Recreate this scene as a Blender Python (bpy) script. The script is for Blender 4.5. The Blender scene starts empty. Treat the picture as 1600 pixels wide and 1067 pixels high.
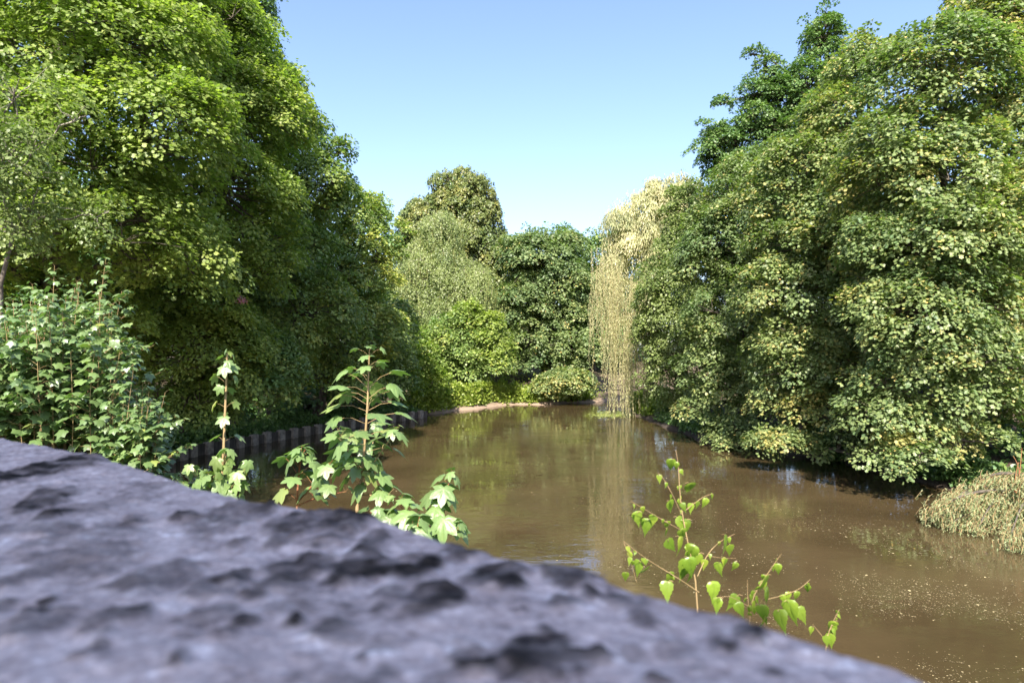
import bpy, math, random
import numpy as np

# ------------------------------------------------------------------ camera, sky, sun, exposure
S = bpy.context.scene
COL = S.collection
F, CX, HY, CAMZ = 1067.0, 800.0, 550.0, 4.5       # focal length in photo pixels, principal column, horizon row, eye height
cam_d = bpy.data.cameras.new('camera')
cam = bpy.data.objects.new('camera', cam_d)
COL.objects.link(cam)
cam.location = (0, 0, CAMZ)
cam.rotation_euler = (math.radians(90), 0, 0)
cam_d.sensor_width = 36.0
cam_d.lens = 24.0
cam_d.shift_y = (HY - 533.5) / 1600.0
cam_d.clip_start = 0.02
cam_d.clip_end = 3000
cam_d.dof.use_dof = True
cam_d.dof.focus_distance = 6.0
cam_d.dof.aperture_fstop = 6.6
S.camera = cam

SUN_EL = math.radians(43)
sun_h = np.array([-0.14, -0.99])
sun_h /= np.linalg.norm(sun_h)
SUN = np.array([sun_h[0] * math.cos(SUN_EL), sun_h[1] * math.cos(SUN_EL), math.sin(SUN_EL)])
W = bpy.data.worlds.new('World')
S.world = W
W.use_nodes = True
nt = W.node_tree
bg = nt.nodes['Background']
sky = nt.nodes.new('ShaderNodeTexSky')
sky.sky_type = 'NISHITA'
sky.sun_disc = False
sky.sun_elevation = SUN_EL
sky.sun_rotation = math.atan2(sun_h[0], sun_h[1])
sky.air_density = 1.0
sky.dust_density = 1.5
sky.ozone_density = 2.2
tint = nt.nodes.new('ShaderNodeMix'); tint.data_type = 'RGBA'; tint.blend_type = 'MULTIPLY'; tint.inputs[0].default_value = 1
tint.inputs[7].default_value = (1.0, 0.96, 1.0, 1)
nt.links.new(sky.outputs[0], tint.inputs[6])
nt.links.new(tint.outputs[2], bg.inputs[0])
bg.inputs[1].default_value = 0.116
sl = bpy.data.lights.new('sun', 'SUN')
sl.energy = 5.0
sl.angle = math.radians(0.5)
sl.color = (1.0, 0.93, 0.82)
so = bpy.data.objects.new('sun', sl)
COL.objects.link(so)
from mathutils import Vector
so.rotation_euler = Vector(SUN).to_track_quat('Z', 'Y').to_euler()
so.location = (0, 0, 40)
S.view_settings.view_transform = 'Standard'
S.view_settings.look = 'None'
S.view_settings.gamma = 1
S.view_settings.exposure = 1.52
S.cycles.max_bounces = 8
S.cycles.diffuse_bounces = 5
S.cycles.glossy_bounces = 3
S.cycles.transmission_bounces = 5
S.cycles.transparent_max_bounces = 4

def P(px, py, D):
    """the point that stands D metres ahead at this place of the photo"""
    return np.array([(px - CX) / F * D, D, CAMZ - (py - HY) / F * D])

# ------------------------------------------------------------------ tagging
def tag(o, label=None, cat=None, group=None, kind=None):
    if label: o['label'] = label
    if cat: o['category'] = cat
    if group: o['group'] = group
    if kind: o['kind'] = kind
    return o

def empty(name, loc, label, cat, group=None):
    o = bpy.data.objects.new(name, None)
    COL.objects.link(o)
    o.location = tuple(float(v) for v in loc)
    o.empty_display_size = 0.3
    return tag(o, label, cat, group)

# ------------------------------------------------------------------ materials
def mat(name):
    m = bpy.data.materials.new(name)
    m.use_nodes = True
    return m, m.node_tree.nodes, m.node_tree.links, m.node_tree.nodes['Principled BSDF']

def ramp(n, stops):
    r = n.new('ShaderNodeValToRGB')
    e = r.color_ramp.elements
    while len(e) > 1: e.remove(e[-1])
    e[0].position = stops[0][0]; e[0].color = (*stops[0][1], 1)
    for p, c in stops[1:]:
        k = e.new(p); k.color = (*c, 1)
    return r

def leaf_mat(name, dark, light, accent, trans=0.32, rough=0.42, spec=0.45, vein=False, thru=(1.2, 1.6, 0.5)):
    """hue attribute: 0..1 runs from the darker to the lighter leaf green, above 1 towards the accent; val scales it"""
    m, n, l, b = mat(name)
    ah = n.new('ShaderNodeAttribute'); ah.attribute_name = 'hue'
    av = n.new('ShaderNodeAttribute'); av.attribute_name = 'val'
    r = ramp(n, [(0.0, dark), (0.6, light), (1.0, accent)])
    l.new(ah.outputs['Fac'], r.inputs[0])
    mul = n.new('ShaderNodeVectorMath'); mul.operation = 'SCALE'
    l.new(r.outputs[0], mul.inputs[0]); l.new(av.outputs['Fac'], mul.inputs['Scale'])
    col = mul.outputs[0]
    if vein:
        vv = n.new('ShaderNodeAttribute'); vv.attribute_name = 'vein'
        pw = n.new('ShaderNodeMath'); pw.operation = 'POWER'; pw.inputs[1].default_value = 5
        l.new(vv.outputs['Fac'], pw.inputs[0])
        ms = n.new('ShaderNodeMath'); ms.operation = 'MULTIPLY'; ms.inputs[1].default_value = 0.55
        l.new(pw.outputs[0], ms.inputs[0])
        mx = n.new('ShaderNodeMix'); mx.data_type = 'RGBA'
        l.new(ms.outputs[0], mx.inputs[0]); l.new(col, mx.inputs[6])
        mx.inputs[7].default_value = (0.26, 0.34, 0.12, 1)
        col = mx.outputs[2]
        tc = n.new('ShaderNodeTexCoord')
        no = n.new('ShaderNodeTexNoise'); no.inputs['Scale'].default_value = 90; no.inputs['Detail'].default_value = 3
        l.new(tc.outputs['Object'], no.inputs['Vector'])
        bp = n.new('ShaderNodeBump'); bp.inputs['Strength'].default_value = 0.35; bp.inputs['Distance'].default_value = 0.004
        l.new(no.outputs['Fac'], bp.inputs['Height']); l.new(bp.outputs[0], b.inputs['Normal'])
    l.new(col, b.inputs['Base Color'])
    b.inputs['Roughness'].default_value = rough
    b.inputs['Specular IOR Level'].default_value = spec
    t = n.new('ShaderNodeBsdfTranslucent')
    tm = n.new('ShaderNodeMix'); tm.data_type = 'RGBA'; tm.blend_type = 'MULTIPLY'; tm.inputs[0].default_value = 1
    l.new(col, tm.inputs[6]); tm.inputs[7].default_value = (*thru, 1)
    l.new(tm.outputs[2], t.inputs[0])
    ms = n.new('ShaderNodeMixShader'); ms.inputs[0].default_value = trans
    l.new(b.outputs[0], ms.inputs[1]); l.new(t.outputs[0], ms.inputs[2])
    l.new(ms.outputs[0], n['Material Output'].inputs[0])
    return m

def bark_mat(name, c1, c2, scale=6.0):
    m, n, l, b = mat(name)
    tc = n.new('ShaderNodeTexCoord')
    mp = n.new('ShaderNodeMapping'); mp.inputs['Scale'].default_value = (1, 1, 0.25)
    l.new(tc.outputs['Object'], mp.inputs[0])
    no = n.new('ShaderNodeTexNoise'); no.inputs['Scale'].default_value = scale; no.inputs['Detail'].default_value = 6
    l.new(mp.outputs[0], no.inputs['Vector'])
    r = ramp(n, [(0.35, c1), (0.65, c2)])
    l.new(no.outputs['Fac'], r.inputs[0]); l.new(r.outputs[0], b.inputs['Base Color'])
    bp = n.new('ShaderNodeBump'); bp.inputs['Strength'].default_value = 0.6; bp.inputs['Distance'].default_value = 0.03
    l.new(no.outputs['Fac'], bp.inputs['Height']); l.new(bp.outputs[0], b.inputs['Normal'])
    b.inputs['Roughness'].default_value = 0.85
    return m

M = {}
M['sycamore'] = leaf_mat('sycamore leaf', (0.099, 0.174, 0.054), (0.234, 0.298, 0.083), (0.554, 0.487, 0.092))
M['sycamore_cool'] = leaf_mat('dense sycamore leaf', (0.105, 0.166, 0.071), (0.211, 0.254, 0.092), (0.686, 0.473, 0.168), trans=0.34, rough=0.45, spec=0.5)
M['sycamore_bright'] = leaf_mat('maple leaf', (0.110, 0.182, 0.048), (0.274, 0.335, 0.086), (0.465, 0.450, 0.115), trans=0.46, rough=.48, spec=.5, thru=(1.35, 1.6, .55))
M['oak'] = leaf_mat('oak leaf', (0.072, 0.143, 0.053), (0.153, 0.233, 0.074), (0.322, 0.310, 0.088), trans=0.25)
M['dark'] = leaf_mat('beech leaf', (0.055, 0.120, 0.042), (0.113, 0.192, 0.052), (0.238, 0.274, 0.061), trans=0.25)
M['birch'] = leaf_mat('silver birch leaf', (0.110, 0.155, 0.045), (0.225, 0.265, 0.090), (0.32, 0.34, 0.13), trans=0.38)
M['chestnut'] = leaf_mat('chestnut leaf', (0.060, 0.105, 0.028), (0.155, 0.175, 0.045), (0.33, 0.26, 0.07), trans=0.22)
M['willow'] = leaf_mat('willow leaf', (0.196, 0.215, 0.109), (0.460, 0.431, 0.236), (0.690, 0.574, 0.399), trans=0.35, rough=0.55)
M['pale_willow'] = leaf_mat('wet willow leaf', (0.15, 0.19, 0.085), (0.27, 0.30, 0.15), (0.42, 0.38, 0.20), trans=0.3, rough=0.5)
M['herb'] = leaf_mat('waterside herb leaf', (0.11, 0.17, 0.025), (0.23, 0.29, 0.045), (0.36, 0.36, 0.09), trans=0.4)
M['near'] = leaf_mat('young sycamore leaf', (0.083, 0.155, 0.045), (0.175, 0.257, 0.085), (0.313, 0.330, 0.080), trans=0.30, rough=0.42, spec=0.8, vein=True)
M['bush'] = leaf_mat('sycamore bush leaf', (0.075, 0.138, 0.050), (0.156, 0.225, 0.073), (0.250, 0.275, 0.050), trans=0.26, rough=0.40, spec=0.95)
M['near_birch'] = leaf_mat('young birch leaf', (0.120, 0.210, 0.022), (0.240, 0.330, 0.040), (0.45, 0.40, 0.05), trans=0.42, rough=0.33, spec=0.6, vein=True)
M['blossom'] = leaf_mat('pink blossom', (0.35, 0.12, 0.15), (0.50, 0.20, 0.22), (0.6, 0.3, 0.3), trans=0.2)
M['bark'] = bark_mat('grey brown bark', (0.045, 0.036, 0.028), (0.14, 0.115, 0.09))
M['birch_bark'] = bark_mat('pale bark', (0.12, 0.10, 0.08), (0.30, 0.27, 0.22), 4)
M['red_stem'] = bark_mat('reddish young stem', (0.22, 0.07, 0.035), (0.30, 0.16, 0.06), 20)
M['tan_stem'] = bark_mat('tan young stem', (0.24, 0.17, 0.07), (0.34, 0.24, 0.12), 20)

# ------------------------------------------------------------------ mesh output
def mesh_obj(name, V, polys, m, parent=None, smooth=False, fattr=None, vattr=None):
    """polys: list of (array (n,k) of vertex indices)"""
    me = bpy.data.meshes.new(name)
    V = np.asarray(V, np.float32)
    polys = [np.asarray(p, np.int32) for p in polys if len(p)]
    nl = sum(p.size for p in polys); npol = sum(len(p) for p in polys)
    me.vertices.add(len(V)); me.vertices.foreach_set('co', V.ravel())
    me.loops.add(nl); me.polygons.add(npol)
    me.loops.foreach_set('vertex_index', np.concatenate([p.ravel() for p in polys]))
    tot = np.concatenate([np.full(len(p), p.shape[1], np.int32) for p in polys])
    me.polygons.foreach_set('loop_start', (np.cumsum(tot) - tot).astype(np.int32))
    me.polygons.foreach_set('use_smooth', np.full(npol, smooth))
    me.update(calc_edges=True)
    for k, a in (fattr or {}).items():
        at = me.attributes.new(k, 'FLOAT', 'FACE'); at.data.foreach_set('value', np.asarray(a, np.float32))
    for k, a in (vattr or {}).items():
        at = me.attributes.new(k, 'FLOAT', 'POINT'); at.data.foreach_set('value', np.asarray(a, np.float32))
    me.materials.append(m)
    o = bpy.data.objects.new(name, me)
    COL.objects.link(o)
    if parent is not None:
        o.parent = parent
        o.matrix_parent_inverse.identity()
        # vertices were made in world space: bring them to the parent's frame
        me.transform(parent_inv(parent))
    return o

from mathutils import Matrix
def parent_inv(p):
    t = Vector((0, 0, 0))
    while p is not None:
        t += p.location; p = p.parent
    return Matrix.Translation(-t)

class Tubes:
    def __init__(s): s.V = []; s.Fq = []; s.n = 0
    def add(s, pts, rad, sides=5):
        pts = np.asarray(pts, float); k = len(pts)
        rad = np.broadcast_to(np.asarray(rad, float), (k,))
        d = np.gradient(pts, axis=0); d /= np.linalg.norm(d, axis=1)[:, None] + 1e-9
        ref = np.array([0.31, 0.17, 0.93]) if abs(d[0, 2]) < 0.9 else np.array([1.0, 0.1, 0])
        u = np.cross(d, ref); u /= np.linalg.norm(u, axis=1)[:, None] + 1e-9
        w = np.cross(d, u)
        a = np.arange(sides) / sides * 2 * math.pi
        ring = pts[:, None] + rad[:, None, None] * (np.cos(a)[None, :, None] * u[:, None] + np.sin(a)[None, :, None] * w[:, None])
        s.V.append(ring.reshape(-1, 3))
        i = np.arange(k - 1)[:, None] * sides; j = np.arange(sides)[None]
        q = np.stack([i + j, i + (j + 1) % sides, i + sides + (j + 1) % sides, i + sides + j], -1).reshape(-1, 4)
        s.Fq.append(q + s.n); s.n += k * sides
    def build(s, name, m, parent=None):
        return mesh_obj(name, np.concatenate(s.V), [np.concatenate(s.Fq)], m, parent, smooth=True)

def curve(a, b, n=6, sag=0.0, wob=0.0, rng=None, up=0.0):
    a = np.asarray(a, float); b = np.asarray(b, float)
    t = np.linspace(0, 1, n)[:, None]
    L = np.linalg.norm(b - a)
    p = a * (1 - t) + b * t
    p[:, 2] += (up - sag) * L * (4 * t * (1 - t))[:, 0] * 0.5
    if wob and rng is not None:
        o = rng.normal(0, wob * L, (n, 3)); o[0] = 0; o[-1] = 0
        p += o
    return p

# leaf templates: (verts, list of polygon index tuples); x across, y along the midrib, z up
def tmpl(kind):
    if kind == 'maple':
        r = [(.50, .16), (.30, .42), (.44, .74)]
    elif kind == 'oval':
        r = [(.42, .28), (.34, .72)]
    elif kind == 'lance':
        r = [(.14, .45)]
    elif kind == 'big':
        r = [(.16, -.06), (.50, .04), (.36, .26), (.60, .56), (.26, .60)]
    V = [(0, 0, 0), (0, 1, -.12)]
    R = [(x, y, .18 * x - .14 * y * y - .25 * x * x) for x, y in r]
    Lf = [(-x, y, z) for x, y, z in R]
    k = len(R)
    V += R + Lf
    return np.array(V, float), [tuple([0] + [2 + i for i in range(k)] + [1]), tuple([1] + [2 + k + i for i in range(k - 1, -1, -1)] + [0])]

def fine_tmpl(kind):
    if kind == 'sycamore':          # five lobes round the point where the stalk joins
        tips = [(-98, .58), (-46, .88), (0, 1.0), (46, .88), (98, .58)]
        out = []
        for i, (a, r) in enumerate(tips):
            for da, f, v in ((-16, .74, 0), (-9, .84, .1), (0, 1.0, 1), (9, .84, .1), (16, .74, 0)):
                out.append((a + da, r * f, v))
            if i < 4:
                a2 = (a + tips[i + 1][0]) / 2
                out.append((a2, .50 if i in (0, 3) else .58, 0))
        out = [(-150, .30, 0)] + out + [(150, .30, 0), (180, .12, 0)]
    elif kind == 'sycamore_mid':
        out = [(-150, .32, 0), (-100, .62, 1), (-74, .56, 0), (-48, .88, 1), (-22, .66, 0), (0, 1, 1), (22, .66, 0), (48, .88, 1), (74, .56, 0), (100, .62, 1), (150, .32, 0), (180, .1, 0)]
    elif kind == 'birch':
        out = []
        half = [(0, 1.08), (4, .84), (9, .74), (16, .60), (24, .57), (33, .47), (45, .47), (58, .39), (78, .38), (110, .27)]
        for a, r in half[::-1]: out.append((-a, r, 0))
        for a, r in half[1:]: out.append((a, r, 0))
        out = [(a, r, 1 if a == 0 else 0) for a, r, v in out] + [(180, .14, 0)]
    A = np.radians([o[0] for o in out]); R = np.array([o[1] for o in out]); ve = np.array([o[2] for o in out], float)
    k = len(out)
    x = np.sin(A) * R; y = np.cos(A) * R
    def zz(x, y, rr): return -0.30 * (x * x + y * y * (y > 0)) + 0.10 * np.abs(x)
    ring = .5
    V = [(0, 0, 0)] + [(a * ring, b * ring, zz(a * ring, b * ring, 0) + .03 * (1 - v)) for a, b, v in zip(x, y, ve)] + [(a, b, zz(a, b, 0) - .03 * (v < .5)) for a, b, v in zip(x, y, ve)]
    vein = [1.0] + list(np.where(ve > .9, 1.0, 0.0)) + list(np.where(ve > .9, 1.0, 0.0))
    tri = [(0, 1 + (i + 1) % k, 1 + i) for i in range(k)]
    quad = [(1 + i, 1 + (i + 1) % k, 1 + k + (i + 1) % k, 1 + k + i) for i in range(k)]
    V = np.array(V)
    return V, np.array(tri), np.array(quad), np.array(vein)

TM = {k: tmpl(k) for k in ('maple', 'oval', 'lance', 'big')}
FT = {k: fine_tmpl(k) for k in ('sycamore', 'sycamore_mid', 'birch')}

def unit(a): return a / (np.linalg.norm(a, axis=-1, keepdims=True) + 1e-9)

def frames(d, n):
    d = unit(d); n = n - (n * d).sum(-1, keepdims=True) * d
    n = unit(n); x = np.cross(d, n)
    return x, d, n

def build_leaves(name, kind, pos, d, n, size, hue, val, m, parent, rng=None):
    x, y, z = frames(d, n)
    N = len(pos)
    fine = kind in FT
    T = FT[kind][0] if fine else TM[kind][0]
    k = len(T)
    curl = np.ones(N) if rng is None else rng.uniform(0.4, 1.9, N)
    V = pos[:, None] + size[:, None, None] * (T[None, :, 0, None] * x[:, None] + T[None, :, 1, None] * y[:, None] + T[None, :, 2, None] * curl[:, None, None] * z[:, None])
    off = (np.arange(N) * k)[:, None]
    if fine:
        tri, quad = FT[kind][1], FT[kind][2]
        Pt = (off[:, None] + tri[None]).reshape(-1, 3); Pq = (off[:, None] + quad[None]).reshape(-1, 4)
        fa = lambda a: np.concatenate([np.repeat(a, len(tri)), np.repeat(a, len(quad))])
        return mesh_obj(name, V.reshape(-1, 3), [Pt, Pq], m, parent, smooth=True,
                        fattr=dict(hue=fa(hue), val=fa(val)), vattr=dict(vein=np.tile(FT[kind][3], N)))
    polys = TM[kind][1]
    Pp = np.stack([off + np.array(p)[None] for p in polys], 1).reshape(-1, len(polys[0]))
    return mesh_obj(name, V.reshape(-1, 3), [Pp], m, parent, fattr=dict(hue=np.repeat(hue, 2), val=np.repeat(val, 2)))

# ------------------------------------------------------------------ noise
def hash3(i, j, k, seed):
    h = (i * 374761393 + j * 668265263 + k * 2147483647 + seed * 1274126177) & 0xffffffff
    h = ((h ^ (h >> 13)) * 1274126177) & 0xffffffff
    return ((h ^ (h >> 16)) & 0xffffff) / float(0xffffff)

def vnoise(x, y, z=0.0, seed=0):
    x = np.asarray(x, float); y = np.asarray(y, float); z = np.zeros_like(x) + z
    i, j, k = np.floor(x).astype(np.int64), np.floor(y).astype(np.int64), np.floor(z).astype(np.int64)
    f, g, h = x - i, y - j, z - k
    f, g, h = [t * t * (3 - 2 * t) for t in (f, g, h)]
    r = 0
    for a in (0, 1):
        for b in (0, 1):
            for c in (0, 1):
                r = r + hash3(i + a, j + b, k + c, seed) * (f if a else 1 - f) * (g if b else 1 - g) * (h if c else 1 - h)
    return r * 2 - 1

def fbm(x, y, z=0.0, o=4, seed=0):
    r = 0; a = 1
    for q in range(o):
        r = r + a * vnoise(x * 2 ** q + 17.3 * q, y * 2 ** q - 9.1 * q, z * 2 ** q, seed + q); a *= 0.5
    return r

# ------------------------------------------------------------------ terrain and water
SHORE = np.array([(-3, 4.6), (4, 3.6), (14, 3.0), (18, 6), (15.5, 12), (14.9, 18), (14.3, 22.3), (13.9, 25), (13.2, 29), (11.2, 31.5), (9.7, 34.3),
                  (9.2, 40), (9.0, 45.5), (8.7, 50), (9.6, 56), (11.5, 61), (15, 68), (14, 70), (9.5, 63.5), (7.2, 61), (4.6, 60), (2.6, 58.2), (0.5, 58.5),
                  (-1.5, 57.0), (-2.6, 54.2), (-4.3, 52.6), (-5.2, 50.2), (-6.3, 48), (-8.5, 44), (-11, 39), (-13, 34), (-14.4, 29.6), (-14.2, 25), (-12, 20), (-10, 14), (-7, 8)], float)

def sdist(x, y):
    """signed distance to the shoreline, negative over the water"""
    A = SHORE; B = np.roll(SHORE, -1, 0)
    best = np.full(x.shape, 1e9); ins = np.zeros(x.shape, bool)
    for (ax, ay), (bx, by) in zip(A, B):
        ex, ey = bx - ax, by - ay
        t = np.clip(((x - ax) * ex + (y - ay) * ey) / (ex * ex + ey * ey), 0, 1)
        best = np.minimum(best, np.hypot(x - ax - t * ex, y - ay - t * ey))
        c = ((ay > y) != (by > y)) & (x < (bx - ax) * (y - ay) / (by - ay + 1e-12) + ax)
        ins ^= c
    return np.where(ins, -best, best)

def gheight(x, y):
    x = np.asarray(x, float); y = np.asarray(y, float)
    s = sdist(x, y) + 0.35 * fbm(x * .6, y * .6, 3.3, 3, 5)
    h = np.where(s < 0, np.maximum(-1.2, s * 0.5), 0.42 * (1 - np.exp(-s / 0.45)) + 1.1 * (1 - np.exp(-np.maximum(s - .5, 0) / 7)) + 3.0 * (1 - np.exp(-np.maximum(s - 5, 0) / 14)) * (y > 12))
    return h + 0.06 * fbm(x * 1.1, y * 1.1, 0.5, 3, 9) * (s > 0)

def axis(lo, hi, fine, outer):
    a = np.arange(lo, hi + 1e-6, fine)
    g = []; st = fine; v = hi
    while v < outer: st *= 1.35; v += st; g.append(v)
    g = np.array(g)
    return a, g
ax, gx = axis(-36, 36, 0.4, 900)
xs = np.concatenate([-gx[::-1], ax, gx])
ay, gy = axis(0, 84, 0.4, 900)
ys = np.concatenate([-(gy[::-1] - 84), ay, gy])
X, Y = np.meshgrid(xs, ys)
Z = gheight(X, Y)
nx, ny = len(xs), len(ys)
idx = np.arange(nx * ny).reshape(ny, nx)
Q = np.stack([idx[:-1, :-1], idx[:-1, 1:], idx[1:, 1:], idx[1:, :-1]], -1).reshape(-1, 4)
m, n, l, b = mat('leaf litter and mud')
tc = n.new('ShaderNodeTexCoord')
no = n.new('ShaderNodeTexNoise'); no.inputs['Scale'].default_value = 1.6; no.inputs['Detail'].default_value = 8
l.new(tc.outputs['Object'], no.inputs['Vector'])
r = ramp(n, [(0.30, (0.050, 0.034, 0.022)), (0.48, (0.115, 0.078, 0.052)), (0.60, (0.085, 0.085, 0.030)), (0.75, (0.17, 0.125, 0.085))])
l.new(no.outputs['Fac'], r.inputs[0])
sx = n.new('ShaderNodeSeparateXYZ'); l.new(tc.outputs['Object'], sx.inputs[0])
mr = n.new('ShaderNodeMapRange'); mr.inputs[1].default_value = 0.12; mr.inputs[2].default_value = 0.36
l.new(sx.outputs[2], mr.inputs[0])
my = n.new('ShaderNodeMapRange'); my.inputs[1].default_value = 47; my.inputs[2].default_value = 52
l.new(sx.outputs[1], my.inputs[0])
mud = ramp(n, [(0, (.045, .032, .022)), (1, (.27, .195, .14))]); l.new(my.outputs[0], mud.inputs[0])
mx = n.new('ShaderNodeMix'); mx.data_type = 'RGBA'
l.new(mr.outputs[0], mx.inputs[0]); l.new(mud.outputs[0], mx.inputs[6]); l.new(r.outputs[0], mx.inputs[7])
l.new(mx.outputs[2], b.inputs['Base Color'])
b.inputs['Roughness'].default_value = 0.9
n2 = n.new('ShaderNodeTexNoise'); n2.inputs['Scale'].default_value = 14; n2.inputs['Detail'].default_value = 6
l.new(tc.outputs['Object'], n2.inputs['Vector'])
bp = n.new('ShaderNodeBump'); bp.inputs['Strength'].default_value = 0.8; bp.inputs['Distance'].default_value = 0.08
l.new(n2.outputs['Fac'], bp.inputs['Height']); l.new(bp.outputs[0], b.inputs['Normal'])
g = mesh_obj('ground', np.stack([X, Y, Z], -1).reshape(-1, 3), [Q], m, smooth=True)
tag(g, kind='structure')

m, n, l, b = mat('murky brown water')
tc = n.new('ShaderNodeTexCoord')
no = n.new('ShaderNodeTexNoise'); no.inputs['Scale'].default_value = 0.35; no.inputs['Detail'].default_value = 4
l.new(tc.outputs['Object'], no.inputs['Vector'])
r = ramp(n, [(0.35, (0.047, 0.033, 0.016)), (0.65, (0.068, 0.048, 0.024))])
l.new(no.outputs['Fac'], r.inputs[0]); l.new(r.outputs[0], b.inputs['Base Color'])
b.inputs['IOR'].default_value = 1.333
# scum film: broad drifts where the surface is dull
nf = n.new('ShaderNodeTexNoise'); nf.inputs['Scale'].default_value = 0.22; nf.inputs['Detail'].default_value = 5; nf.inputs['Distortion'].default_value = 0.8
l.new(tc.outputs['Object'], nf.inputs['Vector'])
rr = n.new('ShaderNodeMapRange'); rr.inputs[1].default_value = 0.45; rr.inputs[2].default_value = 0.62; rr.inputs[3].default_value = 0.012; rr.inputs[4].default_value = 0.12
l.new(nf.outputs['Fac'], rr.inputs[0]); l.new(rr.outputs[0], b.inputs['Roughness'])
rs = n.new('ShaderNodeMapRange'); rs.inputs[1].default_value = 0.45; rs.inputs[2].default_value = 0.62; rs.inputs[3].default_value = 0.9; rs.inputs[4].default_value = 0.36
l.new(nf.outputs['Fac'], rs.inputs[0]); l.new(rs.outputs[0], b.inputs['Specular IOR Level'])
mp = n.new('ShaderNodeMapping'); mp.inputs['Scale'].default_value = (1.0, 1.7, 1)
l.new(tc.outputs['Object'], mp.inputs[0])
w1 = n.new('ShaderNodeTexNoise'); w1.inputs['Scale'].default_value = 2.2; w1.inputs['Detail'].default_value = 3; w1.inputs['Distortion'].default_value = 0.4
l.new(mp.outputs[0], w1.inputs['Vector'])
w2 = n.new('ShaderNodeTexNoise'); w2.inputs['Scale'].default_value = 0.5; w2.inputs['Detail'].default_value = 2
l.new(mp.outputs[0], w2.inputs['Vector'])
amp = n.new('ShaderNodeMapRange'); amp.inputs[1].default_value = .4; amp.inputs[2].default_value = .6; amp.inputs[3].default_value = 0.15; amp.inputs[4].default_value = 1.0
l.new(w2.outputs['Fac'], amp.inputs[0])
mm = n.new('ShaderNodeMath'); mm.operation = 'MULTIPLY'
l.new(w1.outputs['Fac'], mm.inputs[0]); l.new(amp.outputs[0], mm.inputs[1])
bp = n.new('ShaderNodeBump'); bp.inputs['Strength'].default_value = 0.5; bp.inputs['Distance'].default_value = 0.015
l.new(mm.outputs[0], bp.inputs['Height']); l.new(bp.outputs[0], b.inputs['Normal'])
wv = np.array([(-22, 0.5, 0), (26, 0.5, 0), (26, 78, 0), (-22, 78, 0)], float)
wo = mesh_obj('water', wv, [np.array([[0, 1, 2, 3]])], m)
tag(wo, kind='structure')

# ------------------------------------------------------------------ trees
def gz(x, y): return float(gheight(np.array([float(x)]), np.array([float(y)]))[0])

def sphere_dirs(rng, n):
    z = rng.uniform(-1, 1, n); a = rng.uniform(0, 2 * math.pi, n)
    s = np.sqrt(1 - z * z)
    return np.stack([s * np.cos(a), s * np.sin(a), z], -1)

def inside(p, C, R, f):
    """is p in any ellipsoid, scaled by f, other than its own"""
    q = (p[:, None] - C[None]) / (R[None] * f)
    return (q * q).sum(-1) < 1

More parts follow.
